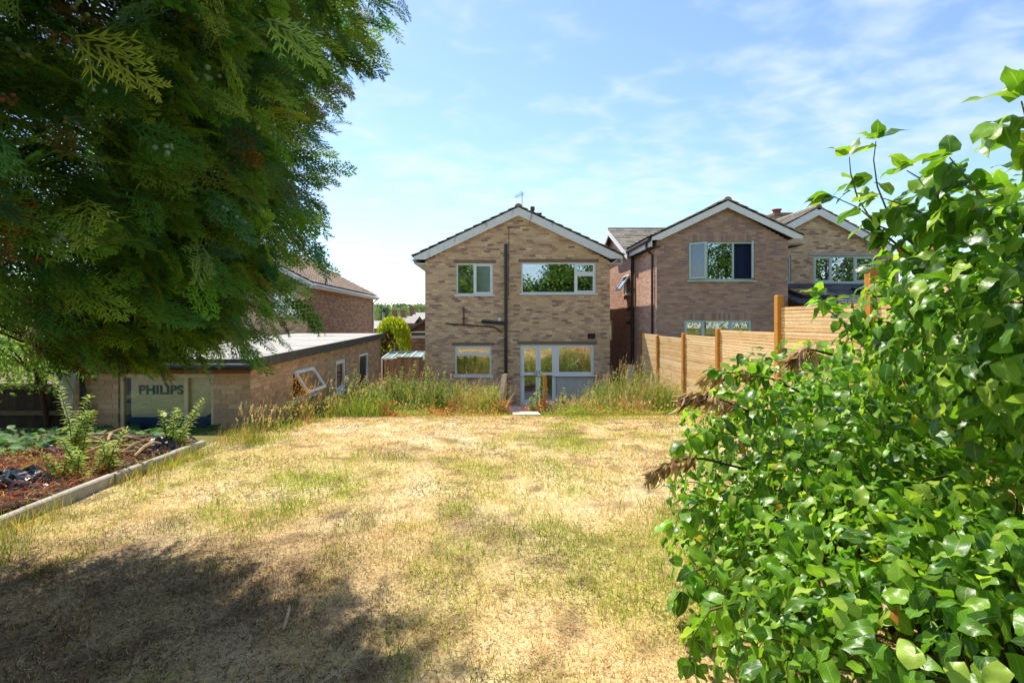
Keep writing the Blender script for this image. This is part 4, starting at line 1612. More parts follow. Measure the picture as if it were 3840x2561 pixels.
# ------------------------------------------------------------------ things in the gap behind that fence
can = thing('glazed_canopy', 'pale green glazed canopy roof rising behind the boarded fence', 'canopy', (-3.2, 18.6, 0))
c0, c1 = at(1432, 1345, 18.0), at(1640, 1345, 18.0)
e0, e1 = at(1466, 1320, 19.6), at(1660, 1320, 19.6)
for i in range(6):
    t0, t1 = i / 6, (i + 1) / 6
    q = [c0 + (c1 - c0) * t0, c0 + (c1 - c0) * t1, e0 + (e1 - e0) * t1, e0 + (e1 - e0) * t0]
    nb = NB()
    nb.add(q + [p - np.array((0, 0, .01)) for p in q], BOXF)
    nb.build('pane', MT['poly'], can)
    nb = NB()
    beam(nb, q[0] + np.array((0, 0, .015)), q[3] + np.array((0, 0, .015)), .035, .04)
    nb.build('glazing_bar', MT['white'], can)
nb = NB()
beam(nb, e0, e1, .05, .05)
beam(nb, c0, c1, .05, .05)
for p in (c0, c1 - np.array((.6, 0, 0)), e0):
    beam(nb, (p[0], p[1], 0), p, .06, .06)
nb.build('frame', MT['white'], can)

sh = thing('flat_roofed_outbuilding', 'small brick outbuilding with a white fascia behind the golden conifer', 'outbuilding', (-3, 26, 0))
oy = 26.0
ok = FPX / oy
X0, X1 = (1539 - PX) / ok, -1.5
nbz = lambda py: CZ + (PY - py) / ok
FO = Frame((0, oy, 0), (1, 0, 0), (0, -1, 0))
brick_wall(sh, FO, 0, nbz(1268), lambda v: (X0, X1), [], [tuple(np.array(c) * .8) for c in LB], 60, seed=91)
nb = NB()
wbox(nb, X0 - .05, X1, oy - .05, oy + 3, nbz(1268), nbz(1257))
nb.build('fascia', MT['white'], sh)
nb = NB()
wbox(nb, X0 - .15, X1, oy - .15, oy + 3, nbz(1257), nbz(1247))
nb.build('roof', MT['felt_edge'], sh)
nb = NB()
wbox(nb, X0, X0 + .2, oy + .25, oy + 3, 0, nbz(1268))
nb.build('side_wall', MT['lintel'], sh)


def far_house(name, label, px0, px1, py_eave, py_ridge, D, wallc, roofc, gable=False, depth=8, chim=()):
    h = thing(name, label, 'house', (float(at((px0 + px1) / 2, 1205, D)[0]), D, float(g0(0, D))), group='roofs seen far off between the houses')
    a, b = at(px0, py_eave, D), at(px1, py_eave, D)
    zr = at(px0, py_ridge, D + depth / 2 if not gable else D)[2]
    zb = float(g0(0, D)) - 1
    wm = M(name + '_wall', wallc, .9, .2, .2, 3)
    nb = NB()
    wbox(nb, a[0], b[0], D, D + depth, zb, a[2])
    if gable:
        m = (a[0] + b[0]) / 2
        nb.add([(a[0], D, a[2]), (b[0], D, a[2]), (m, D, zr - .1)], [(0, 1, 2)])
    h_w = nb.build('wall', wm, h)
    nb = NB()
    if gable:
        m = (a[0] + b[0]) / 2
        for xe in (a[0] - .3, b[0] + .3):
            nb.add([(xe, D - .3, a[2] - .12), (m, D - .3, zr), (m, D + depth, zr), (xe, D + depth, a[2] - .12)], [(0, 1, 2, 3)])
            nb.add([(xe, D - .3, a[2] - .12), (m, D - .3, zr), (m, D - .3, zr - .2), (xe, D - .3, a[2] - .32)], [(0, 1, 2, 3)])
    else:
        nb.add([(a[0] - .3, D - .3, a[2]), (b[0] + .3, D - .3, a[2]), (b[0] + .3, D + depth / 2, zr), (a[0] - .3, D + depth / 2, zr)], [(0, 1, 2, 3)])
        nb.add([(a[0] - .3, D + depth + .3, a[2]), (b[0] + .3, D + depth + .3, a[2]), (b[0] + .3, D + depth / 2, zr), (a[0] - .3, D + depth / 2, zr)], [(3, 2, 1, 0)])
        nb.add([(a[0], D, a[2]), (a[0], D + depth, a[2]), (a[0], D + depth / 2, zr)], [(0, 1, 2)])
    nb.build('roof', M(name + '_roof', roofc, .85, .2, .18, 1.2), h)
    for px in chim:
        c = at(px, py_ridge, D + depth / 2)
        nb = NB()
        wbox(nb, c[0] - .25, c[0] + .25, D + depth / 2 - .5, D + depth / 2 + .5, zr - 1.2, zr + .75)
        nb.build('chimney', wm, h)
    return h


far_house('gabled_bungalow', 'dark boarded gable with a white verge just beyond the outbuilding', 1535, 1665, 1232, 1192, 36, lin(120, 84, 66, .7), lin(120, 112, 104, .7), True)
far_house('terraced_house', 'far grey roofed terrace with thick chimney stacks left of the house corner', 1475, 1545, 1212, 1186, 58, lin(170, 124, 100, .7), lin(190, 178, 168, .7), chim=(1480, 1512))
far_house('terraced_house', 'far pale grey roof standing highest beside the house corner', 1545, 1660, 1202, 1172, 66, lin(170, 124, 100, .7), lin(200, 190, 180, .7), chim=(1546,))
far_house('terraced_house', 'far low pale roof just right of the pantiled house', 1330, 1470, 1232, 1203, 50, lin(176, 132, 106, .7), lin(206, 196, 186, .7))
nb = NB()
p = at(1438, 1200, 48)
tube(nb, [(p[0], 48, float(g0(0, 48))), (p[0], 48, at(1438, 1172, 48)[2])], .11, 8)
nb.build('lamp_post', MT['metal'], label='thin dark pole rising above the far roofs', cat='pole', org=(p[0], 48, float(g0(0, 48))))

# ------------------------------------------------------------------ lawn edge: kerb, path slab, old gate posts, stick
kerb = thing('concrete_kerb', 'long concrete kerb edging the overgrown bed on the left', 'kerb', (-3.62, 4, 1.4))
yk = 1.2
while yk < 6.35:
    L_ = min(.914, 6.4 - yk)
    z = float(g0(0, yk + L_ / 2))
    z0_, z1_ = float(g0(0, yk)), float(g0(0, yk + L_))
    nb = NB()
    hgt = .075
    v = []
    for (yy, zz) in ((yk + .003, z0_), (yk + L_ - .003, z1_)):
        for (dx, dz) in ((-.035, -.2), (.035, -.2), (.035, hgt - .012), (.023, hgt), (-.023, hgt), (-.035, hgt - .012)):
            v.append((-3.62 + dx + .01 * math.sin(yk * 3), yy, zz + dz))
    nb.add(v, [(i, (i + 1) % 6, 6 + (i + 1) % 6, 6 + i) for i in range(6)] + [(5, 4, 3, 2, 1, 0), (6, 7, 8, 9, 10, 11)])
    nb.build('kerb_stone', MT['concrete'], kerb)
    yk += L_
path = thing('garden_path', 'pale concrete path leading from the lawn down to the french doors', 'path', (.7, 12, .8), kind='structure')
for (y0, y1, z, a, b) in ((10.75, 11.55, None, .42, 1.0), (11.57, 12.2, None, .40, 1.02)):
    nb = NB()
    z0_ = float(g0(0, y0)) + .03
    z1_ = float(g0(0, y1)) + .03
    v = [(a, y0, z0_ - .08), (b, y0, z0_ - .08), (b, y1, z1_ - .08), (a, y1, z1_ - .08), (a, y0, z0_), (b, y0, z0_), (b, y1, z1_), (a, y1, z1_)]
    nb.add(v, BOXF)
    nb.build('slab', MT['slab'], path)
for k, (y0, z) in enumerate(((12.2, .66), (12.75, .46), (13.3, .26))):
    nb = NB()
    wbox(nb, .38, 1.04, y0 + .005, y0 + .55, z - .2, z)
    nb.build('step', MT['slab'], path)
nb = NB()
for i in range(6):
    for j in range(5):
        x0 = -1.4 + i * .91
        y0 = 14.0 + j * .72
        b_ = NB()
        wbox(b_, x0, x0 + .9, y0, y0 + .71, .0, .035)
        b_.build('slab', MT['slab'], path)
POSTB = lin(186, 134, 74, .8)
for (lab, px, pyt, pyb, D, w, col, lean) in (('pale leaning gate post at the left of the path opening', 1896, 1402, 1540, 11.9, .085, lin(200, 160, 120, .8), -.10), ('upright orange gate post at the right of the path opening', 2044, 1404, 1520, 12.1, .085, POSTB, .0)):
    t = at(px, pyt, D)
    gp = thing('gate_post', lab, 'post', (t[0] + lean, D, float(g0(0, D))), group='old gate posts at the edge of the lawn')
    nb = NB()
    beam(nb, (t[0] + lean, D, float(g0(0, D)) - .2), t, w, w, col, up=(0, 1, 0))
    nb.build('shaft', MT['oldwood'], gp)
    if lean == 0:
        nb = NB()
        wbox(nb, t[0] + .03, t[0] + .075, D - .055, D - .03, t[2] - .08, t[2] - .01)
        nb.build('latch', MT['pipe'], gp)
    else:
        nb = NB()
        beam(nb, (t[0] + lean - .06, D - .03, float(g0(0, D)) - .1), t + np.array((-.035, -.06, -.02)), .02, .1, lin(226, 214, 204, .8), up=(1, 0, 0))
        nb.build('batten', MT['oldwood'], gp)
a, b = at(1064, 2350, 2.42), at(1087, 2258, 2.62)
nb = NB()
za, zb = float(g(a[0], a[1])) + .025, float(g(b[0], b[1])) + .03
tube(nb, [(a[0], a[1], za), ((a[0] + b[0]) / 2 + .004, (a[1] + b[1]) / 2, (za + zb) / 2 + .006), (b[0], b[1], zb)], [.007, .008, .005], 6, lin(206, 172, 132, .8))
nb.build('fallen_stick', MT['oldwood'], label='pale bare stick lying on the shaded lawn', cat='stick', org=(a[0], a[1], za))

# ------------------------------------------------------------------ dark fence, hanging sheet and bed on the far left
df = thing('dark_fence', 'dark weathered board fence in deep shade left of the garage', 'fence', (-8, 8.3, 1))
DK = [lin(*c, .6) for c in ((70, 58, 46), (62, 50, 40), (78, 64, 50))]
xx = -11.5
while xx < -6.62:
    w = rr.uniform(.14, .15)
    nb = NB()
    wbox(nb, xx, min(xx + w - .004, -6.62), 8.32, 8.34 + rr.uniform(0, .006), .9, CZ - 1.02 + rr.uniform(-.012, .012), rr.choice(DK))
    nb.build('board', MT['oldwood'], df)
    xx += w
for z in (CZ - 1.1, CZ - 1.52):
    nb = NB()
    wbox(nb, -11.5, -6.63, 8.27, 8.315, z, z + .075, lin(120, 102, 80, .6))
    nb.build('rail', MT['oldwood'], df)
nb = NB()
n_u, n_v = 10, 16
pts = []
for j in range(n_v + 1):
    t = j / n_v
    L0, R0 = at(196 + 60 * t + 40 * t * t, 1400 + 240 * t, 7.75), at(292 - 20 * t, 1400 + 190 * t + 40 * t * t, 7.75)
    for i in range(n_u + 1):
        q = L0 + (R0 - L0) * i / n_u
        pts.append(q + np.array((0, .05 * math.sin(i * 1.7 + 2 * t) * (1 - .4 * t) + .03 * math.sin(5 * t + i), 0)))
nb.add(pts, [(j * (n_u + 1) + i, j * (n_u + 1) + i + 1, (j + 1) * (n_u + 1) + i + 1, (j + 1) * (n_u + 1) + i) for j in range(n_v) for i in range(n_u)])
nb.build('plastic_sheet', MT['plastic_sheet'], smooth=True, label='crumpled pale plastic sheet hanging from the dark fence', cat='plastic sheet', org=tuple(at(245, 1640, 7.75)))
nb = NB()
arc = [at(330, 1640, 7.9)] + [at(300 + 34 * math.sin(t) , 1410 + 190 * (t / 1.6), 7.9) for t in np.linspace(.0, 1.5, 8)][::-1]
tube(nb, arc, .028, 8)
nb.build('bent_hose', MT['pipe'], label='black bent hose arching beside the garage corner', cat='hose', org=tuple(at(330, 1640, 7.9)))
bed = NB()
grid_mesh(bed, np.arange(-9.6, -3.64, .12), np.arange(.8, 8.3, .12), lambda x, y: np.interp(y, [0, 4, 6, 8, 9], [1.52, 1.5, 1.36, 1.12, 1.05]) + .16 * (fbm(x * 1.7, y * 1.7, 88, 3) - .45) * np.clip((-3.7 - x) * 3, 0, 1))
bed.build('planting_bed', MT['dark_soil'], smooth=True, label='dark overgrown planting bed behind the kerb', cat='bed', kind='structure')


def bedz(x, y):
    return np.interp(y, [0, 4, 6, 8, 9], [1.52, 1.5, 1.36, 1.12, 1.05]) + .16 * (fbm(np.asarray(x) * 1.7, np.asarray(y) * 1.7, 88, 3) - .45) * np.clip((-3.7 - np.asarray(x)) * 3, 0, 1)


def crumpled(name, label, c, size, mat, seed):
    r = np.random.default_rng(seed)
    n = 22
    X, Y = np.meshgrid(np.linspace(-1, 1, n), np.linspace(-1, 1, n))
    rad = np.sqrt(X ** 2 + Y ** 2)
    z = np.clip(1 - rad ** 2, -.15, 1) * .8 + .5 * (fbm(X * 2.2 + seed, Y * 2.2, seed, 3) - .5) + .9 * np.abs(fbm(X * 5 + 3, Y * 1.8, seed + 4, 2) - .5) + .5 * np.abs(fbm(X * 2, Y * 6, seed + 6, 2) - .5) - .2
    x = X * (1 + .25 * (fbm(X * 2, Y * 2 + 5, seed + 2, 2) - .5))
    y = Y * (1 + .25 * (fbm(X * 2 + 9, Y * 2, seed + 3, 2) - .5))
    v = np.stack([c[0] + x * size[0], c[1] + y * size[1], c[2] + z * size[2]], 2).reshape(-1, 3)
    i = np.arange(n - 1)[None, :] + np.arange(n - 1)[:, None] * n
    nb = NB()
    nb.add(v, np.stack([i, i + 1, i + n + 1, i + n], 2).reshape(-1, 4))
    o = nb.build(name, mat, smooth=False, label=label, cat='plastic bag', group='black plastic bags dumped on the bed', org=c)
    return o


def bed_at(px, py, y):
    x = (px - PX) / FPX * y
    return (x, y, float(bedz(x, y)))


crumpled('plastic_bag', 'torn black plastic bag lying at the near left end of the bed', bed_at(60, 1780, 4.6), (.30, .30, .20), MT['black'], 3)
crumpled('plastic_bag', 'black plastic bag heaped on the bed below the small garage pane', bed_at(590, 1680, 6.2), (.30, .28, .20), MT['black'], 11)
crumpled('plastic_bag', 'flat black plastic bag further back nearest the kerb end', bed_at(690, 1650, 6.7), (.24, .22, .13), MT['black'], 17)
crumpled('plastic_bag', 'long black plastic bag trailing across the middle of the bed', bed_at(190, 1700, 6.0), (.45, .2, .14), MT['black'], 23)
for i in range(20):
    r2 = random.Random(200 + i)
    y = r2.uniform(5.2, 6.9)
    c = bed_at(r2.uniform(330, 560), 1700, y)
    a_ = r2.uniform(-.7, -.35) if i < 6 else r2.uniform(-1.5, .2)
    L_ = r2.uniform(.35, .8)
    nb = NB()
    p0 = np.array(c) + np.array((0, 0, .12 + .02 * i % .1))
    dd = np.array((math.cos(a_), math.sin(a_), r2.uniform(-.1, .22)))
    tube(nb, [p0 - dd * L_ / 2, p0 + np.array((0, 0, .02)), p0 + dd * L_ / 2], [.015, .018, .011], 6, lin(*r2.choice(((196, 166, 124), (170, 134, 96), (150, 116, 84))), .75))
    lab = 'dead pale sticks heaped on the bed beside the kerb'
    nb.build('dead_stick', MT['oldwood'], label=lab, cat='stick', group='dead sticks on the bed', org=tuple(p0))

# ------------------------------------------------------------------ plant templates
def blade_T(nseg=3, bend=.35):
    v, f = [], []
    for i in range(nseg):
        t = i / nseg
        w = .5 * (1 - t ** 1.6)
        z = -bend * t * t
        v += [(-w, t, z), (w, t, z)]
    v.append((0, 1, -bend))
    for i in range(nseg - 1):
        a = 2 * i
        f += [(a, a + 1, a + 3), (a, a + 3, a + 2)]
    f.append((2 * nseg - 2, 2 * nseg - 1, 2 * nseg))
    return np.array(v, float), np.array(f)


def leaf_T(rows=4, wmax=.3, fold=.18, droop=.25):
    """simple pointed leaf folded at the midrib, length 1"""
    v, f = [(0, 0, 0)], []
    for i in range(1, rows):
        t = i / rows
        w = wmax * math.sin(math.pi * t ** .75) ** .8
        z = -droop * t * t
        v += [(-w, t, z + fold * w), (0, t, z), (w, t, z + fold * w)]
    v.append((0, 1, -droop))
    f += [(0, 2, 1), (0, 3, 2)]
    for i in range(rows - 2):
        a = 1 + 3 * i
        f += [(a, a + 1, a + 4), (a, a + 4, a + 3), (a + 1, a + 2, a + 5), (a + 1, a + 5, a + 4)]
    a = 1 + 3 * (rows - 2)
    e = len(v) - 1
    f += [(a, a + 1, e), (a + 1, a + 2, e)]
    return np.array(v, float), np.array(f)


def ivy_T(seed, wavy=.085, rows=8, cols=(-1, -.5, 0, .5, 1)):
    """broad pointed ivy leaf with a waved margin and a curled tip"""
    r = random.Random(seed)
    nc = len(cols)
    wmax = r.uniform(.30, .42)
    ph = r.uniform(0, 6)
    droop = r.uniform(.15, .55)
    v, uv, f = [], [], []
    for i in range(rows + 1):
        t = i / rows
        w = wmax * (math.sin(math.pi * min(1, t * 1.0) ** .62) ** .75 if 0 < t < 1 else 0)
        if t < .25:
            w *= 1.0 + .12 * math.cos(t * 12)
        w = max(w, .004)
        for c in cols:
            x = c * w
            y = t - (.10 if abs(c) == 1 and i == 1 else 0) - .05 * abs(c) * (1 - t)
            z = -droop * t * t + .16 * abs(c) * w + (wavy * abs(c) * math.sin(9 * t + ph + (2 if c > 0 else 0)) if 0 < t < 1 else 0)
            v.append((x, y, z))
            uv.append((c, t))
    for i in range(rows):
        for j in range(nc - 1):
            a = i * nc + j
            f += [(a, a + 1, a + nc + 1, a + nc)]
    return np.array(v, float), np.array(f), np.array(uv, float)


def frond_T(seed, pairs=9, sub=4):
    """flat fern-like cypress spray, length 1, drooping at the tips"""
    r = random.Random(seed)
    v, f, ct = [], [], []

    def spike(a, d, L, w, shade=1.0):
        """narrow kite from a along d"""
        d = d / np.linalg.norm(d)
        s = np.array((d[1], -d[0], 0))
        k = len(v)
        m = a + d * L * .35
        e = a + d * L
        v.extend([a + s * w, e, a - s * w])
        ct.extend([.75 * shade, 1.6 * shade, .75 * shade])
        f.append((k, k + 1, k + 2))
    axis = lambda t: np.array((.03 * math.sin(4 * t + seed), t, -.22 * t * t))
    spike(axis(0), axis(1) - axis(0), 1.0, .008, .7)
    for i in range(pairs):
        t = .1 + .84 * i / pairs
        L = (.46 * (1 - t) ** .8 + .09) * r.uniform(.75, 1.15)
        for s in (-1, 1):
            t2 = t + (.03 if s > 0 else 0)
            a = axis(min(t2, 1))
            ang = R(r.uniform(32, 52))
            d = np.array((s * math.sin(ang), math.cos(ang), r.uniform(-.22, .02)))
            spike(a, d, L, .014, .8)
            for k in range(sub):
                u = .22 + .72 * k / sub
                b = a + d * L * u + np.array((0, 0, -.08 * L * u * u))
                l2 = L * .40 * (1 - .6 * u) * r.uniform(.7, 1.2) + .02
                for s2 in (-1, 1):
                    a2 = ang * s + s2 * R(r.uniform(28, 44))
                    spike(b, np.array((math.sin(a2), math.cos(a2), r.uniform(-.25, .1))), l2, .0165)
    return np.array(v), np.array(f), np.array(ct)


BL3, BL2 = blade_T(3), blade_T(2, .25)
LF, LF3, LFN = leaf_T(3), leaf_T(2, .30), leaf_T(3, .15, .2, .35)
BL1 = (np.array([(-.5, 0, 0), (.5, 0, 0), (0, 1, .0)]), np.array([(0, 1, 2)]))

IVY = [ivy_T(i) for i in range(8)]
IVYL = [ivy_T(i, rows=5, cols=(-1, 0, 1)) for i in range(8)]
FR_HI = [frond_T(i, 9, 3) for i in range(6)]
FR_LO = [frond_T(20 + i, 7, 1) for i in range(4)]


def up_dirs(n, spread):
    az = rng.uniform(0, 2 * math.pi, n)
    t = np.abs(rng.normal(0, spread, n))
    return np.stack([np.sin(t) * np.cos(az), np.sin(t) * np.sin(az), np.cos(t)], 1)


def add_blades(nb, pos, h, w, spread, col, T=BL3, lean=None):
    d = up_dirs(len(pos), spread)
    if lean is not None:
        d = norm(d + np.asarray(lean))
    side = rand_dirs(len(pos))
    B = basis_from(d, side)
    scatter(nb, T, pos, B, np.stack([w, h, h], 1), col)


# ------------------------------------------------------------------ grass on the lawn
def lawn_grass():
    nb = NB()
    for (n, y0, y1, x0, x1, hs, w) in ((90000, 1.6, 4.2, -3.55, 2.4, .030, .0030), (80000, 4.2, 7.5, -3.55, 4.5, .034, .0042), (45000, 7.5, 11.3, -3.55, 4.5, .040, .0062)):
        x, y = rng.uniform(x0, x1, n), y0 + (y1 - y0) * rng.uniform(0, 1, n) ** .9
        dens = fbm(x * 4.0, y * 3.6, 91, 3)
        gr = green_at(x, y)
        keep = rng.uniform(0, 1, n) < np.clip((dens - .34) * 3.2 + gr * .9, .10, 1)
        x, y, gr = x[keep], y[keep], gr[keep]
        n2 = len(x)
        isg = rng.uniform(0, 1, n2) < gr * .72 + .05
        h = hs * rng.uniform(.5, 1.5, n2) * np.where(isg, 1.25 + gr * .6, .85)
        col = np.where(isg[:, None], pick([lin(168, 190, 56, .84), lin(140, 168, 46, .8), lin(192, 200, 72, .84)], n2), pick([lin(226, 196, 142, .82), lin(238, 212, 166, .82), lin(208, 172, 118, .78), lin(192, 156, 110, .72)], n2))
        ea = rng.uniform(0, 1, n2) < shade_earth_at(x, y) * .9  # blades in the tree's shade zone coloured browner too
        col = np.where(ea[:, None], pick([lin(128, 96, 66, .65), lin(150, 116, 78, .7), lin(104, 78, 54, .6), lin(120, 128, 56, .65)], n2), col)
        pos = np.stack([x, y, g(x, y) - .004], 1)
        add_blades(nb, pos, h, np.full(n2, w) * np.where(isg, 1.2, 1), .75, col, BL2)
    # clipped dry straw lying flat, and dark crumbs of thatch and soil between
    for (n, y0, y1, x0, x1, h0, w) in ((110000, 1.6, 4.4, -3.55, 2.3, .022, .0026), (60000, 4.4, 8.0, -3.55, 4.5, .032, .0046), (30000, 8.0, 11.3, -3.55, 4.5, .045, .008)):
        x, y = rng.uniform(x0, x1, n), y0 + (y1 - y0) * rng.uniform(0, 1, n) ** .95
        az = rng.uniform(0, 6.28, n)
        d = np.stack([np.cos(az), np.sin(az), rng.uniform(.0, .45, n)], 1)
        h = h0 * rng.uniform(.5, 1.6, n)
        dk = rng.uniform(0, 1, n) < shade_earth_at(x, y) * .6 + np.clip((fbm(x * 3.3, y * 3.0, 95, 3) - .42) * 2.6, .05, .75)
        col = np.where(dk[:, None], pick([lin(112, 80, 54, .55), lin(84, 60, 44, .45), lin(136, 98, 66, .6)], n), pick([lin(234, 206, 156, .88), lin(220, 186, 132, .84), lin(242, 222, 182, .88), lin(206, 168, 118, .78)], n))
        scatter(nb, BL1, np.stack([x, y, g(x, y) + .004], 1), basis_from(d, np.tile((0, 0, 1.), (n, 1)) + rand_dirs(n) * .5), np.stack([np.full(n, w * 1.3), h, h], 1), col)
    # long straw lying about
    n = 5000
    x, y = rng.uniform(-3.8, 2.5, n), 1.6 + 4.5 * rng.uniform(0, 1, n) ** 1.3
    az = rng.uniform(0, 6.28, n)
    d = np.stack([np.cos(az), np.sin(az), rng.uniform(0, .25, n)], 1)
    h = rng.uniform(.04, .12, n)
    scatter(nb, BL2, np.stack([x, y, g(x, y) + .006], 1), basis_from(d, np.tile((0, 0, 1.), (n, 1))), np.stack([np.full(n, .003), h, h], 1), pick([lin(226, 196, 150, .85), lin(206, 170, 120, .8)], n))
    nb.build('grass', MT['grass'], label='short dry grass and green blades growing on the lawn', cat='grass', kind='stuff')


lawn_grass()


def tuft(pos, n, h, spread, pal, w=.006, lean=None, seedheads=0, nb=None):
    nb = nb or NB()
    p = np.tile(np.asarray(pos, float), (n, 1))
    p[:, :2] += rng.normal(0, spread * .25, (n, 2))
    hh = h * rng.uniform(.5, 1.1, n)
    add_blades(nb, p, hh, np.full(n, w), spread, pick(pal, n), BL3, lean)
    return nb


GRN_PAL = [lin(150, 170, 60, .75), lin(120, 150, 52, .7), lin(172, 184, 80, .8)]
DRY_PAL = [lin(226, 192, 128, .8), lin(210, 168, 104, .75), lin(196, 150, 92, .7)]
# tufts that stand out on the lawn
for (px, py, D, n, h, lab) in ((1365, 1950, 3.75, 130, .10, 'bright green grass tuft in the middle of the lawn left of centre'),
                               (2015, 2020, 3.5, 110, .10, 'low green grass tuft near the centre of the lawn'),
                               (2490, 1900, 4.05, 160, .15, 'green grass tuft beside the ivy hedge'),
                               (1755, 1890, 4.1, 60, .08, 'small green tuft on the pale lawn before the house'),
                               (20, 2080, 3.3, 70, .2, 'tall green grass tuft at the left edge below the kerb'),
                               (1560, 2540, 2.15, 90, .12, 'green grass tuft at the bottom edge of the shaded lawn'),
                               (930, 1960, 3.8, 150, .12, 'spreading green tuft at the edge of the tree shadow'),
                               (1100, 1880, 4.2, 150, .13, 'fresh green tuft in the grassy strip on the left')):
    x = (px - PX) / FPX * D
    z = float(g(x, D))
    nb = tuft((x, D, z - .01), n, h, .55, GRN_PAL, .005)
    t = thing('grass_tuft', lab, 'grass tuft', (x, D, z), group='green tufts on the lawn')
    nb.build('blades', MT['grass'], t, kind='stuff')


# ------------------------------------------------------------------ weeds at the end of the lawn
def seed_stems(nb, pos, h, lean, pal, w=.004, head=.16, headw=.022):
    """arching grass stems with a feathery head"""
    n = len(pos)
    d = norm(up_dirs(n, .22) + np.asarray(lean))
    B = basis_from(d, norm(np.asarray(lean) + rand_dirs(n) * .3 + 1e-3))
    col = pick(pal, n)
    TS = blade_T(4, .22)
    scatter(nb, TS, pos, B, np.stack([np.full(n, w), h, h], 1), col)
    tip = pos + np.einsum('nij,j->ni', B, np.array((0, 1., -.22))) * h[:, None]
    m = 9
    for k in range(m):
        t = k / m
        p = tip - d * (head * h * 1.0 * (1 - t))[:, None]
        dd = norm(d * .9 + rand_dirs(n) * .55 + np.array((0, 0, -.12)))
        L = headw * rng.uniform(.8, 1.8, n)
        scatter(nb, LF3, p, basis_from(dd, rand_dirs(n)), np.stack([L * .75, L, L], 1), col * 1.12)


def leafy_stem(nb, base, h, nleaf, L, pal, lean=(0, 0, 0), taper=.6, stemcol=lin(130, 130, 60, .7), T=None):
    base = np.asarray(base, float)
    top = base + np.array((rng.normal(0, .04) * h, rng.normal(0, .04) * h, h)) + np.asarray(lean) * h
    mid = (base + top) / 2 + np.array((rng.normal(0, .03), rng.normal(0, .03), 0))
    tube(nb, [base, mid, top], [.007, .005, .002], 5, stemcol, caps=False)
    t = np.linspace(.08, 1, nleaf)
    p = np.where(t[:, None] < .5, base + (mid - base) * (t[:, None] * 2), mid + (top - mid) * (t[:, None] * 2 - 1))
    az = np.arange(nleaf) * 2.4 + rng.uniform(0, 6)
    el = rng.uniform(.1, .6, nleaf) + (t - .5) * .5
    d = np.stack([np.cos(az) * np.cos(el), np.sin(az) * np.cos(el), np.sin(el)], 1)
    s = L * (1 - taper * t) * rng.uniform(.7, 1.2, nleaf)
    scatter(nb, T or LF, p, basis_from(d, np.tile((0, 0, 1.), (nleaf, 1)) + rand_dirs(nleaf) * .4), s, pick(pal, nleaf))


def on_ground(x, y):
    return float(g(x, y))


WEED_G = [lin(134, 164, 70, .75), lin(108, 142, 58, .7), lin(160, 182, 88, .8), lin(92, 126, 56, .7)]
WEED_Y = [lin(186, 194, 84, .8), lin(204, 200, 100, .8), lin(170, 182, 74, .75)]
RED_P = [lin(206, 92, 66, .8), lin(190, 72, 54, .75), lin(222, 128, 90, .8), lin(168, 64, 52, .7)]
PINK_P = [lin(226, 190, 152, .85), lin(214, 170, 138, .8), lin(232, 204, 170, .85)]
PALE_SEED = [lin(236, 216, 170, .85), lin(224, 196, 146, .8), lin(214, 182, 134, .8)]


def weed_height(x, y):
    gap = np.exp(-((np.asarray(x) - .72) / .38) ** 2)
    left = np.exp(-((np.asarray(x) + 2.2) / 1.1) ** 2) * np.clip((np.asarray(y) - 11) / 1.5, 0, 1)
    return np.clip(.50 + 1.9 * (fbm(x * 1.1, y * 1.1, 101, 3) - .48) + .6 * left - .3 * gap + .38 * np.clip((np.asarray(x) - 1.25) * 2, 0, 1), .14, 1.5)


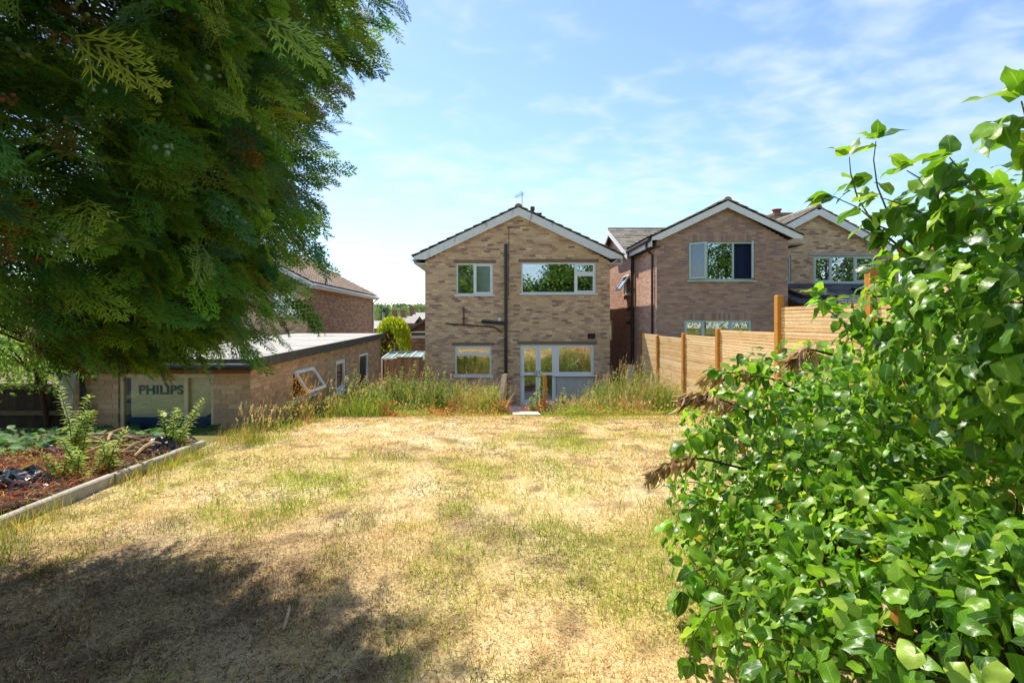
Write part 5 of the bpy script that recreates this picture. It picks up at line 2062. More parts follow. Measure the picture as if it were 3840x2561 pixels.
def weeds():
    zones = [(-3.55, .28, 10.5, 13.6), (1.08, 4.45, 10.7, 13.7), (-3.7, -3.0, 7.3, 10.6), (-3.65, -2.2, 10.0, 12.5), (-2.3, .25, 13.4, 16.8), (2.2, 4.5, 13.4, 16.2)]
    green, red, dry = NB(), NB(), NB()
    for zi, (x0, x1, y0, y1) in enumerate(zones):
        A = (x1 - x0) * (y1 - y0)
        # grassy undergrowth
        n = int(A * (700 if zi < 4 else 260))
        x, y = rng.uniform(x0, x1, n), rng.uniform(y0, y1, n)
        edge = np.clip((y - y0 - .3 + .9 * fbm(x * 1.6, y * 1.6, 5, 3)) / 1.9, .12, 1) if zi in (0, 1) else np.full(n, .6)
        h = weed_height(x, y) * edge * rng.uniform(.45, 1.0, n)
        if zi == 2:
            h = h * .42
        patch = fbm(x * 1.3, y * 1.3, 111, 3)
        col = np.where((patch > .50)[:, None], pick(WEED_Y + WEED_G, n), np.where((patch < .36)[:, None], pick(DRY_PAL + PALE_SEED, n), pick(WEED_G + WEED_Y[:2], n)))
        add_blades(green, np.stack([x, y, g(x, y) - .02], 1), h, rng.uniform(.006, .012, n), .38, col, BL3)
        # small leaves through the mass
        n = int(A * (1500 if zi == 0 else 1000 if zi == 1 else 350))
        x, y = rng.uniform(x0, x1, n), rng.uniform(y0, y1, n)
        edge = np.clip((y - y0 - .2) / 1.8, .12, 1) if zi in (0, 1) else np.full(n, .6)
        z = g(x, y) + weed_height(x, y) * edge * rng.uniform(.1, .95, n) ** .8
        patch = fbm(x * 1.1 + 7, y * 1.1, 121, 3)
        col = np.where(((patch > .5) | ((x < -.8) & (y > 11.3)))[:, None], pick(WEED_G, n), pick(WEED_Y, n))
        d = rand_dirs(n) + np.array((0, 0, .3))
        scatter(green, LF3, np.stack([x, y, z], 1), basis_from(d, rand_dirs(n) * .5 + np.array((0, 0, 1.))), rng.uniform(.025, .06, n), col)
        # dry seeding grass
        n = int(A * (34 if zi != 1 else 60))
        x, y = rng.uniform(x0, x1, n), rng.uniform(y0, y1, n)
        if zi >= 4:
            continue
        edge = np.clip((y - y0) / 1.8, .3, 1) if zi in (0, 1) else np.full(n, .8)
        h = (weed_height(x, y) + .12) * edge * rng.uniform(.7, 1.15, n)
        if zi == 2:
            h = h * .55
        seed_stems(dry, np.stack([x, y, g(x, y) - .02], 1), h, (.10, -.05, 0), PALE_SEED + DRY_PAL if zi != 1 else PINK_P + PALE_SEED)
    # low red stems along the lawn's end, by the door and along the bank
    spots = [(-2.6 + .3 * i + .2 * math.sin(i * 5.1), 10.85 + .45 * math.sin(i * 2.3), .22 + .12 * math.sin(i * 3.7), int(50 + 45 * math.sin(i * 4.1))) for i in range(10)] + [(.2, 11.3, .3, 120), (1.15, 12.0, .3, 120), (.95, 12.6, .35, 140), (1.2, 13.0, .4, 160), (.75, 13.8, .45, 160), (1.5, 14.4, .45, 160), (2.3, 11.3, .3, 60), (2.9, 11.1, .25, 50)]
    for (x, y, h, n) in spots:
        xx, yy = x + rng.normal(0, .16, n), y + rng.normal(0, .13, n)
        keep = ~((xx > .42) & (xx < 1.0) & (yy < 12.3))
        xx, yy = xx[keep], yy[keep]
        n = len(xx)
        z = g(xx, yy) + rng.uniform(0, h, n)
        d = rand_dirs(n) + np.array((0, 0, .4))
        scatter(red, LF3, np.stack([xx, yy, z], 1), basis_from(d, rand_dirs(n)), rng.uniform(.03, .065, n), pick(RED_P + PINK_P[:1], n))
        add_blades(red, np.stack([xx, yy, g(xx, yy)], 1), rng.uniform(.3, 1.0, n) * h, np.full(n, .005), .5, pick(RED_P, n), BL2)
    # bed: red herb robert, dry twigs, straw
    n = 5200
    x = rng.uniform(-6.9, -3.72, n)
    y = rng.uniform(3.6, 6.6, n)
    k = (fbm(x * 1.3, y * 1.3, 131, 3) > .50 - .10 * (y < 5.2)) & (x > -1.02 * y - .4)
    x, y = x[k], y[k]
    n = len(x)
    z = bedz(x, y) + rng.uniform(0, .15, n)
    d = rand_dirs(n) + np.array((0, 0, .5))
    scatter(red, LF3, np.stack([x, y, z], 1), basis_from(d, rand_dirs(n)), rng.uniform(.012, .032, n), pick(RED_P + [lin(150, 52, 44, .7), lin(228, 150, 90, .8)], n))
    add_blades(red, np.stack([x, y, bedz(x, y) - .01], 1), rng.uniform(.05, .2, n), np.full(n, .0035), .6, pick(RED_P + [lin(150, 60, 50, .7)], n), BL3)
    # leaf litter
    m = 5000
    lx, ly = rng.uniform(-7.2, -3.7, m), rng.uniform(3.2, 7.6, m)
    scatter(dry, LF3, np.stack([lx, ly, bedz(lx, ly) + rng.uniform(.0, .03, m)], 1), basis_from(rand_dirs(m) * np.array((1, 1, .25)), np.tile((0, 0, 1.), (m, 1)) + rand_dirs(m) * .5), rng.uniform(.02, .05, m), pick([lin(120, 90, 62, .7), lin(92, 68, 50, .6), lin(160, 124, 88, .75), lin(70, 54, 42, .6)], m))
    n = 3400
    x, y = rng.uniform(-6.8, -3.72, n), rng.uniform(4.0, 7.6, n)
    az = rng.uniform(0, 6.28, n)
    d = np.stack([np.cos(az), np.sin(az), rng.uniform(-.1, .6, n)], 1)
    h = rng.uniform(.1, .35, n)
    scatter(dry, BL2, np.stack([x, y, bedz(x, y) + .03], 1), basis_from(d, np.tile((0, 0, 1.), (n, 1))), np.stack([np.full(n, .006), h, h], 1), pick(DRY_PAL + [lin(120, 92, 70, .7)], n))
    # small green seedlings among the red leaves
    n = 1500
    x, y = rng.uniform(-6.6, -3.72, n), rng.uniform(3.4, 7.0, n)
    k = fbm(x * 1.6, y * 1.6, 137, 3) > .52
    x, y = x[k], y[k]
    n = len(x)
    d = rand_dirs(n) + np.array((0, 0, .5))
    scatter(green, LF3, np.stack([x, y, bedz(x, y) + rng.uniform(.01, .16, n)], 1), basis_from(d, rand_dirs(n)), rng.uniform(.02, .055, n), pick(WEED_G + WEED_Y, n))
    # long grass hanging over the kerb
    n = 2600
    x, y = rng.normal(-3.45, .09, n), rng.uniform(1.5, 7.4, n)
    k = fbm(x * 0, y * 1.6, 141, 3) > .40
    x, y = x[k], y[k]
    n = len(x)
    h = rng.uniform(.07, .24, n)
    add_blades(green, np.stack([x, y, g(x, y) - .01], 1), h, np.full(n, .0045), .6, pick(DRY_PAL + WEED_Y + WEED_G[:2], n), BL3, (.1, 0, 0))
    # straw litter where the lawn meets the weeds
    green.build('weeds', MT['leaf'], label='waist high tangle of green weeds and grass at the end of the lawn', cat='weeds', kind='stuff')
    red.build('red_weeds', MT['leaf'], label='low red stemmed weeds along the lawn edge and in the bed', cat='weeds', kind='stuff')
    dry.build('dry_grass', MT['dry'], label='dry seeding grasses standing among the weeds', cat='grass', kind='stuff')


weeds()

# tall single weeds one can tell apart
tall = [(1612, 1318, 13.2, 'tallest leafy weed close to the left corner of the house'), (1558, 1355, 13.0, 'tall leafy weed before the boarded fence, beside the tallest one'),
        (1500, 1375, 12.8, 'leafy weed before the middle of the boarded fence'), (1440, 1400, 12.4, 'leafy weed at the garage end of the boarded fence'),
        (1325, 1385, 11.6, 'bushy green weed standing before the green garage door'), (1395, 1440, 11.4, 'shorter leafy weed right of the green garage door'),
        (1660, 1395, 13.0, 'leafy weed under the lower left house window'), (1720, 1430, 12.4, 'slender leafy weed below the lower left window sill'),
        (2030, 1400, 12.9, 'leafy weed growing before the french doors'), (2010, 1450, 12.4, 'bushy weed at the foot of the right gate post'),
        (2462, 1412, 13.0, 'slender weed against the far end of the slat fence'), (1850, 1455, 11.9, 'thin weed left of the leaning gate post'),
        (1475, 1420, 12.0, 'leafy weed in the row beside the green door, nearest the lawn'), (1535, 1405, 12.3, 'dense leafy weed in front of the fence capping'), (1600, 1400, 12.5, 'spreading leafy weed just left of the house wall'),
        (1640, 1440, 12.0, 'leafy weed among red stems left of the lower window'), (1365, 1420, 12.0, 'leafy weed touching the garage door frame'), (2110, 1455, 12.6, 'leafy weed below the rendered panel'), (2200, 1450, 12.9, 'leafy weed under the right end of the wide window sill'),
        (1580, 1430, 12.2, 'low leafy weed among the grass before the boarded fence')]
for (px, py, D, lab) in tall:
    top = at(px, py, D)
    z0 = on_ground(top[0], D)
    h = top[2] - z0
    if h < .2:
        h = .3
    nb = NB()
    w = thing('tall_weed', lab, 'weed', (top[0], D, z0), group='tall leafy weeds at the end of the lawn')
    for k in range(4):
        s = 1 if k == 0 else rng.uniform(.55, .85)
        leafy_stem(nb, (top[0] + (rng.normal(0, .07) if k else 0), D + rng.normal(0, .07), z0), h * s, int(80 * h * s) + 16, .12, WEED_G[:3] + WEED_Y[:2], taper=.5)
    nb.build('stem_and_leaves', MT['leaf'], w)
# pale leaved plant in front of the leaning plank
c = at(2370, 1500, 13.2)
pl = thing('pale_plant', 'pale silvery green bushy plant in front of the leaning plank', 'plant', (c[0], 13.2, on_ground(c[0], 13.2)))
nb = NB()
for k in range(16):
    leafy_stem(nb, (c[0] + rng.normal(0, .18), 13.2 + rng.normal(0, .12), on_ground(c[0], 13.2)), rng.uniform(.5, .95), 30, .12, [lin(190, 208, 160, .85), lin(170, 196, 130, .8), lin(208, 220, 180, .85)], taper=.2)
nb.build('foliage', MT['leaf'], pl)
# orange seeding grass clump by the garage corner
c = (-3.35, 8.9)
z0 = on_ground(*c)
ag = thing('seeding_grass_clump', 'tall orange seeding grass clump leaning beside the garage window', 'grass clump', (c[0], c[1], z0))
nb = NB()
n = 60
p = np.stack([c[0] + rng.normal(0, .14, n), c[1] + rng.normal(0, .16, n), np.full(n, z0)], 1)
seed_stems(nb, p, rng.uniform(.5, .92, n), (.28, 0, 0), [lin(222, 168, 100, .8), lin(206, 150, 84, .75), lin(230, 186, 122, .8)], head=.22, headw=.02)
nb = tuft((c[0], c[1], z0), 160, .42, .3, WEED_Y + DRY_PAL, .006, nb=nb)
nb.build('stems', MT['dry'], ag, kind='stuff')
for (cx, cy, lab) in ((-3.45, 7.6, 'low dry grass clump at the near garage corner'), (-3.2, 10.0, 'dry grass clump below the second garage window'), (-3.15, 6.7, 'feathery grass clump where the kerb ends')):
    z0 = on_ground(cx, cy)
    ag = thing('seeding_grass_clump', lab, 'grass clump', (cx, cy, z0), group='grass clumps along the garage')
    nb = NB()
    n = 26
    p = np.stack([cx + rng.normal(0, .13, n), cy + rng.normal(0, .16, n), np.full(n, z0)], 1)
    seed_stems(nb, p, rng.uniform(.25, .5, n), (.15, 0, 0), PALE_SEED, head=.25)
    nb = tuft((cx, cy, z0), 150, .28, .4, WEED_Y + WEED_G[:2] + DRY_PAL, .006, nb=nb)
    nb.build('stems', MT['dry'], ag, kind='stuff')
# goldenrod like weeds on the bed
FEA = [lin(176, 196, 84, .85), lin(196, 206, 100, .85), lin(156, 180, 76, .8)]
for (px, pyt, pyb, D, lean, lab) in ((262, 1660, 1700, 5.6, .32, 'tall leaning yellow green weed on the bed left of the sign window'), (385, 1560, 1700, 6.0, .1, 'x'),
                                     (655, 1560, 1690, 6.3, .05, 'upright yellow green weed on the bed before the small garage pane'), (400, 1690, 1800, 5.2, .25, 'short yellow green weed over the dead sticks by the kerb'),
                                     (250, 1720, 1800, 4.9, -.05, 'spreading yellow green weed among the red leaves on the bed')):
    if lab == 'x':
        continue
    x = (px - PX) / FPX * D
    z0 = float(bedz(x, D))
    h = {262: .95, 655: .62, 400: .42, 250: .4}[px]
    w = thing('bed_weed', lab, 'weed', (x, D, z0), group='yellow green weeds on the bed')
    nb = NB()
    for k in range(random.randint(3, 6)):
        leafy_stem(nb, (x + rng.normal(0, .06), D + rng.normal(0, .06), z0), h * (1 if k == 0 else rng.uniform(.5, .8)), int(120 * h) + 20, .11, FEA, lean=(lean * (1 if k == 0 else rng.uniform(.2, 1)) + rng.normal(0, .28), rng.normal(0, .22), 0), taper=.45, T=LFN)
    nb.build('stem_and_leaves', MT['leaf'], w)
# broad leaves creeping below the garage window, with one white flower
nb = NB()
n = 900
x, y = rng.uniform(-7.2, -4.1, n), rng.normal(7.15, .42, n)
k = (fbm(x * 1.2, y, 151, 2) > .33)
x, y = x[k], np.clip(y[k], 6.2, 7.9)
n = len(x)
z = bedz(x, y) + .03 + rng.uniform(0, .15, n) * (.4 + fbm(x * 2, y * 2, 161, 2))
d = rand_dirs(n) * np.array((1, 1, .3))
scatter(nb, leaf_T(4, .42, .12, .2), np.stack([x, y, z], 1), basis_from(d, np.tile((0, -.35, 1.), (n, 1)) + rand_dirs(n) * .35), rng.uniform(.09, .17, n), pick([lin(84, 128, 52, .75), lin(66, 108, 46, .7), lin(104, 146, 62, .75)], n))
nb.build('leaves', MT['leaf'], thing('creeping_plant', 'broad dark green leaves creeping below the garage end window', 'plant', (-5.5, 7.1, 1.2)), kind='stuff')
nb = NB()
n = 260
x, y = rng.uniform(-7.0, -5.2, n), rng.normal(6.1, .3, n)
z = bedz(x, y) + .05 + rng.uniform(0, .2, n)
d = rand_dirs(n) * np.array((1, 1, .3))
scatter(nb, leaf_T(4, .4, .12, .2), np.stack([x, y, z], 1), basis_from(d, np.tile((0, -.35, 1.), (n, 1)) + rand_dirs(n) * .35), rng.uniform(.08, .14, n), pick([lin(104, 150, 76, .8), lin(130, 170, 96, .8), lin(86, 128, 62, .75)], n))
nb.build('leaves', MT['leaf'], thing('leafy_clump', 'pale green leafy clump at the far left of the bed', 'plant', (-6.2, 6.1, 1.4)), kind='stuff')
c = at(620, 1562, 6.9)
fl = thing('bindweed_flower', 'single white trumpet flower above the creeping leaves', 'flower', (c[0], c[1], c[2] - .3))
nb = NB()
tube(nb, [c - np.array((.05, 0, .32)), c], .004, 5, lin(120, 150, 70, .7))
nb.build('stem', MT['dry'], fl)
nb = NB()
ringv, fs = [], []
for k in range(10):
    a = k * 2 * math.pi / 10
    ringv.append(c + np.array((.045 * math.cos(a), -.03 + .012 * math.sin(2 * a), .03 + .035 * math.sin(a))))
ringv.append(c)
nb.add(ringv, [(k, (k + 1) % 10, 10) for k in range(10)], lin(238, 236, 232, .9))
nb.build('petals', MT['leaf'], fl)


# ------------------------------------------------------------------ trees
def leaf_cloud(nb, c, rad, n_clump, per, size, pal, flat=.8, shell=.55, clump_r=.28, T=LF3, light_top=True):
    c, rad = np.asarray(c, float), np.asarray(rad, float)
    d = rand_dirs(n_clump)
    r = shell + (1 - shell) * rng.uniform(0, 1, n_clump) ** .5
    r *= 1 + .16 * rng.normal(0, 1, n_clump) * .6
    cc = c + d * rad * r[:, None]
    tone = rng.normal(1, .13, n_clump)
    n = n_clump * per
    p = np.repeat(cc, per, 0) + rng.normal(0, 1, (n, 3)) * clump_r * np.array((1, 1, flat)) * .6
    dd = rand_dirs(n) + np.array((0, 0, -.1))
    col = pick(pal, n) * np.repeat(tone, per)[:, None]
    scatter(nb, T, p, basis_from(dd, rand_dirs(n) * .7 + np.array((0, 0, 1.))), size * rng.uniform(.6, 1.3, n), col)
    return cc


def broad_tree(name, label, x, y, h, crown, pal, n_clump, per, size, group=None, cat='tree', crown_c=None, clump_r=.4, trunk_r=.12, flat=.8):
    z0 = float(g(x, y)) - .05
    t = thing(name, label, cat, (x, y, z0), group=group)
    cr = np.asarray(crown, float)
    cc = np.array((x, y, z0 + h - cr[2])) if crown_c is None else np.asarray(crown_c, float)
    nb = NB()
    cl = leaf_cloud(nb, cc, cr, n_clump, per, size, pal, clump_r=clump_r, flat=flat)
    nb.build('crown', MT['leaf'], t)
    nb = NB()
    top = cc + np.array((0, 0, cr[2] * .3))
    tube(nb, [(x, y, z0), ((x + cc[0]) / 2 + .05, (y + cc[1]) / 2, (z0 + cc[2]) / 2), top], [trunk_r, trunk_r * .75, trunk_r * .3], 8)
    for q in cl[:: max(1, len(cl) // 9)]:
        s = cc + np.array((0, 0, -cr[2] * .4))
        tube(nb, [s, (s + q) / 2 + np.array((0, 0, .1 * cr[2])), q], [trunk_r * .45, trunk_r * .3, trunk_r * .1], 5, caps=False)
    nb.build('trunk', MT['bark'], t)
    return t


# bright tree beyond the dark fence on the left
broad_tree('garden_tree', 'bright sunlit green leafy tree beyond the dark fence on the far left', -8.6, 9.6, 2.6, (1.5, 1.1, 1.0), [lin(150, 186, 70, .8), lin(126, 166, 58, .75), lin(176, 204, 92, .8)], 90, 46, .09, crown_c=(-8.35, 9.5, 2.75), clump_r=.34)
broad_tree('garden_tree', 'low leafy bush hanging over the dark fence beside the garage', -7.25, 8.35, 1.9, (.75, .5, .45), [lin(140, 176, 70, .8), lin(120, 158, 62, .75), lin(168, 196, 96, .8)], 36, 40, .075, crown_c=(-7.25, 8.0, 2.35), clump_r=.22, trunk_r=.05, cat='bush')

# golden clipped conifer
c = at(1475, 1280, 20.4)
gc = thing('golden_conifer', 'clipped golden yellow conifer with a bare brown face behind the garage', 'conifer', (c[0], 20.4, 0))
nb = NB()
n = 5200
d = rand_dirs(n)
r = .80 + .2 * rng.uniform(0, 1, n) ** .5
p = np.array((c[0], 20.4, 1.72)) + np.sign(d) * np.abs(d) ** .72 * np.array((.66, .66, 1.28)) * r[:, None]
brown = (np.sqrt(((p[:, 0] - c[0] + .10) / .42) ** 2 + ((p[:, 2] - 1.55) / .95) ** 2) < 1) & (p[:, 1] < 20.4)
col = np.where(brown[:, None], pick([lin(120, 92, 58, .7), lin(98, 76, 50, .65), lin(140, 116, 70, .7)], n), pick([lin(206, 214, 44, .85), lin(184, 200, 40, .8), lin(222, 224, 70, .85), lin(150, 180, 44, .75)], n))
p = np.where(brown[:, None], np.array((c[0], 20.4, 1.72)) + (p - np.array((c[0], 20.4, 1.72))) * np.array((.9, .72, .95)), p)
dd = norm(d * .5 + np.array((0, 0, .9)) + rand_dirs(n) * .35)
scatter(nb, LF3, p, basis_from(dd, d), np.stack([np.full(n, .10)] + [rng.uniform(.12, .24, n)] * 2, 1), col)
nb.build('crown', MT['leaf'], gc)
nb = NB()
tube(nb, [(c[0], 20.4, 0), (c[0], 20.4, 1.8)], [.09, .05], 7)
nb.build('trunk', MT['bark'], gc)

# trees on the far hillside
FARP = [[lin(112, 136, 92, .75), lin(96, 122, 84, .7), lin(130, 150, 100, .75)], [lin(86, 110, 88, .7), lin(74, 98, 80, .65), lin(100, 122, 96, .7)], [lin(150, 168, 104, .75), lin(136, 156, 92, .75)]]
far = [(1418, 1140, 330, 26, 1, 'dark round tree on the far hill nearest the pantiled house'), (1500, 1134, 340, 30, 1, 'tallest dark tree on the far hill between the houses'),
       (1560, 1150, 320, 22, 0, 'grey green tree on the far hill near the house corner'), (1580, 1144, 300, 24, 0, 'grey green tree touching the house corner on the far hill'),
       (1450, 1150, 210, 18, 1, 'dark conifer shaped tree standing in front of the far hill'), (1430, 1155, 230, 15, 0, 'soft green tree left of the dark one on the slope'),
       (1490, 1166, 190, 12, 2, 'light green round tree above the grey roofs'), (1405, 1180, 170, 10, 2, 'low light green trees under the far hill at the left'),
       (1545, 1166, 240, 12, 0, 'small green tree between the far roofs and the hill'), (1640, 1150, 310, 24, 0, 'far tree hidden mostly by the house'),
       (1390, 1160, 280, 20, 0, 'far green tree peeping past the pantiled house')]
for (px, py, D, s, k, lab) in far:
    top = at(px, py, D)
    hh = s * .55
    z0 = top[2] - hh
    t = thing('hillside_tree', lab, 'tree', (top[0], D, z0), group='trees on the far hillside')
    nb = NB()
    wd = .36 * s if k != 1 else .30 * s
    leaf_cloud(nb, (top[0], D, top[2] - hh * .45), (wd * .8, wd * .8, hh * .45), 46, 26, s * .045, FARP[k], clump_r=s * .07, shell=.4)
    nb.build('crown', MT['leaf'], t)
    nb = NB()
    tube(nb, [(top[0], D, z0 - 6), (top[0], D, top[2] - hh * .5)], [s * .025, s * .015], 6)
    nb.build('trunk', MT['bark'], t)
# hedgerow mass on the hill
nb = NB()
n = 9000
x, y = rng.uniform(-115, -15, n), rng.uniform(250, 420, n)
k = fbm(x * .03, y * .03, 171, 3) > .50
x, y = x[k], y[k]
n = len(x)
scatter(nb, LF3, np.stack([x, y, g(x, y) + rng.uniform(0, 5, n)], 1), basis_from(rand_dirs(n), rand_dirs(n)), rng.uniform(1.2, 2.4, n), pick(FARP[0] + FARP[2], n))
nb.build('hillside_woods', MT['leaf'], label='far hedgerows and woods covering the hillside', cat='woods', kind='stuff')

# trees behind the camera: the house windows mirror them
BK = [[lin(110, 150, 62, .75), lin(92, 132, 54, .7), lin(140, 172, 84, .8)], [lin(84, 118, 60, .7), lin(70, 104, 52, .65), lin(104, 138, 70, .75)]]
for i, (x, y, h, r_, k) in enumerate(((-5.5, -9, 9.0, 2.6, 1), (-1.5, -10.5, 9.0, 2.6, 0), (1.8, -11, 5.6, 1.9, 0), (4.6, -12, 5.2, 1.9, 1), (6.2, -11.5, 7.0, 1.5, 0), (8.4, -12, 5.4, 2.0, 1), (10.6, -12.5, 8.6, 2.2, 0), (14.2, -11, 8.0, 2.6, 1), (18, -11, 11, 3.2, 0), (22.5, -12, 11, 3.2, 1), (27, -11, 10, 3.2, 0), (32, -12, 11, 3.4, 1), (37, -11, 10.5, 3.3, 0))):
    broad_tree('boundary_tree', 'leafy tree of the row behind the lawn, seen only mirrored in the house windows', x, y, h, (r_, r_, min(r_ * 1.25, h * .46)), BK[k], 110, 44, .30, group='trees mirrored in the windows', clump_r=.62, trunk_r=.14)
nb = NB()
n = 14000
x, y = rng.uniform(-8, 34, n), rng.normal(-7.6, .35, n)
z = g(x, y) + rng.uniform(0, 1, n) ** .8 * (1.9 + .5 * fbm(x, y * 0, 181, 2))
scatter(nb, LF3, np.stack([x, y, z], 1), basis_from(rand_dirs(n), rand_dirs(n)), rng.uniform(.1, .2, n), pick(BK[0] + WEED_Y, n))
nb.build('back_hedge', MT['leaf'], label='mixed hedge behind the lawn, seen only mirrored in the house windows', cat='hedge', org=(4, -7.6, 1.5))

# ------------------------------------------------------------------ the big cypress at the upper left
TX, TYY = -3.1, 2.4
CH = [-.35, -.05, .15, .4, .8, 1.2, 1.65, 2.0, 2.8, 4.0, 5.5]      # height relative to the eye
CRAD = [1.1, 1.5, 1.76, 1.93, 2.02, 2.14, 2.34, 2.50, 2.4, 1.6, .3]
tz0 = float(g(TX, TYY)) - .1
cyp = thing('cypress_tree', 'huge dark green cypress with drooping sprays and pale cones at the upper left', 'tree', (TX, TYY, tz0))
CYP = [lin(108, 146, 56, 1.0), lin(92, 132, 52, .95), lin(128, 160, 66, 1.0), lin(90, 138, 70, .95), lin(138, 158, 64, 1.0), lin(100, 134, 50, .95)]
CYB = [lin(74, 124, 84, .7), lin(88, 140, 96, .75)]
BRN = [lin(120, 66, 40, .6), lin(96, 56, 38, .55), lin(140, 82, 46, .6), lin(84, 62, 40, .5)]


def crown_rad(h, az):
    return np.interp(h, CH, CRAD) * (1 + .05 * np.sin(3 * az + 2.2 * h) + .05 * np.sin(7 * az - 3.1 * h) + .05 * np.sin(13 * az + 5 * h))


def cypress():
    hi, lo, br = NB(), NB(), NB()
    spots = []
    nb_b = 2600
    h0 = rng.uniform(-.22, 5.2, nb_b)
    # more boughs where the photograph looks at the tree
    h0 = np.where(rng.uniform(0, 1, nb_b) < .72, rng.uniform(-.32, 2.4, nb_b), h0)
    az = rng.uniform(-math.pi, math.pi, nb_b)
    toward = math.atan2(-TYY, -TX)
    pickf = rng.uniform(0, 1, nb_b) < .6
    az = np.where(pickf, toward + rng.uniform(-1.3, 2.2, nb_b), az)
    for h, a in zip(h0, az):
        rad = float(crown_rad(h, a)) * rng.uniform(.80, 1.02)
        out = np.array((math.cos(a), math.sin(a), 0))
        rise = rng.uniform(-.05, .32)
        # start nearer the trunk, rising then drooping to the tip
        base = np.array((TX, TYY, CZ + h)) + out * rad * .25 + np.array((0, 0, .10))
        tip = np.array((TX, TYY, CZ + h)) + out * rad
        dist = np.linalg.norm((tip - np.array((0, 0, CZ))))
        facing = np.dot(out, norm(np.array((-TX, -TYY, 0.))))
        near = facing > -.35 and dist < 5.4
        k = 8 if near else 2
        side = np.array((-out[1], out[0], 0))
        for j in range(k):
            t = 1 - .62 * (j / k) ** 1.1
            p = base + (tip - base) * t + np.array((0, 0, rise * math.sin(math.pi * t) * rad * .25 - .10 * t * t * rad * .5))
            p = p + side * rng.normal(0, .10) + np.array((0, 0, rng.normal(0, .07)))
            d = norm(out * rng.uniform(.35, .9) + side * rng.normal(0, .5) + np.array((0, 0, rng.uniform(-.75, .15))))
            spots.append((p, d, t, near, dist, out))
    # the skirt of the crown is lifted on the side where people walk by
    spots = [s for s in spots if s[0][2] - CZ > -.22 + .38 * np.clip((3.1 - s[0][1]) / 1.5, 0, 1.6)]
    P = np.array([s[0] for s in spots])
    D = np.array([s[1] for s in spots])
    T = np.array([s[2] for s in spots])
    near = np.array([s[3] for s in spots])
    n = len(P)
    OUT = np.array([s[5] for s in spots])
    upv = norm(np.array((0, 0, .55)) + OUT * .7 + rand_dirs(n) * .7)
    L = rng.uniform(.15, .30, n) * np.where(near, 1, 1.5)
    B = basis_from(D, upv)
    brown = (T < .55) & (rng.uniform(0, 1, n) < .6)
    tone = .55 + .8 * fbm(P[:, 0] * 1.4 + P[:, 2], P[:, 1] * 1.4 + P[:, 2] * .8, 191, 3)
    col = np.where(brown[:, None], pick(BRN, n), pick(CYP + CYB[:1], n, .2)) * np.where(brown, 1, tone * 1.05)[:, None]
    tipmix = (T > .9) & (rng.uniform(0, 1, n) < .05)
    col = np.where(tipmix[:, None], pick([lin(150, 128, 70, .7), lin(140, 110, 66, .65)], n), col)
    tocam = norm(np.array((0, 0, CZ)) - P)
    close = near & (T > .6) & (np.linalg.norm(P - np.array((0, 0, CZ)), axis=1) < 4.2) & ((OUT * tocam).sum(1) > -.35)
    var = rng.integers(0, 24, n)
    for k in range(6):
        m = close & (var % 6 == k)
        scatter(hi, FR_HI[k], P[m], B[m], L[m], col[m], FR_HI[k][2])
    for k in range(4):
        m = ~close & (var % 4 == k)
        scatter(hi, FR_LO[k], P[m], B[m], L[m] * 1.15, col[m], FR_LO[k][2])
    print('cypress sprays', n, int(close.sum()), hi.n)
    crown = hi.build('crown', MT['conifer'], cyp)
    # trunk and limbs
    tr = NB()
    tube(tr, [(TX, TYY, tz0), (TX + .03, TYY, CZ - .2), (TX - .02, TYY + .03, CZ + 2), (TX, TYY, CZ + 4), (TX, TYY, CZ + 5.6)], [.26, .2, .15, .09, .02], 12)
    tr.build('trunk', MT['bark'], cyp)
    lm = NB()
    for i in range(170):
        h, a = rng.uniform(-.3, 3.2), rng.uniform(-math.pi, math.pi)
        rad = float(crown_rad(h, a)) * rng.uniform(.55, .85)
        out = np.array((math.cos(a), math.sin(a), 0))
        b0 = np.array((TX, TYY, CZ + h + .12))
        tube(lm, [b0, b0 + out * rad * .5 + np.array((0, 0, .10)), b0 + out * rad + np.array((0, 0, -.10))], [.026, .016, .005], 5, caps=False)
    lm.build('limbs', MT['bark'], cyp)
    # cones on the sprays that face the camera
    idx = np.where(close & (T > .88) & ~brown & ((OUT * tocam).sum(1) > .25))[0]
    rng.shuffle(idx)
    dist = np.linalg.norm(P[idx] - np.array((0, 0, CZ)), axis=1)
    idx = idx[np.argsort(dist)][:420]
    rng.shuffle(idx)
    # a knobbly little ball
    import bmesh
    bm = bmesh.new()
    bmesh.ops.create_icosphere(bm, subdivisions=1, radius=.5)
    cv = np.array([v.co[:] for v in bm.verts])
    cv = cv * (1 + .10 * np.sin(cv[:, :1] * 17 + cv[:, 1:2] * 13))
    cf = [tuple(v.index for v in f.verts) for f in bm.faces]
    bm.free()
    CP = [lin(150, 178, 142, .75), lin(136, 166, 138, .7), lin(168, 184, 128, .75)]
    CBR = [lin(150, 96, 60, .7), lin(128, 80, 54, .65)]
    ps = Pieces(crown, 'cone', MT['cone'], 300, T=(cv, cf), smooth=True)
    made = 0
    for i in idx:
        if made >= 300:
            break
        m = random.randint(3, 7)
        pal = CBR if random.random() < .24 else CP
        for q in range(m):
            c = P[i] + D[i] * L[i] * random.uniform(.3, .6) + tocam[i] * .02 + np.array((random.gauss(0, .016), random.gauss(0, .016), random.gauss(-.012, .014)))
            s = random.uniform(.015, .024)
            ps.add(c, np.eye(3), (s, s, s * .95), random.choice(pal))
            made += 1
    ps.done()


cypress()

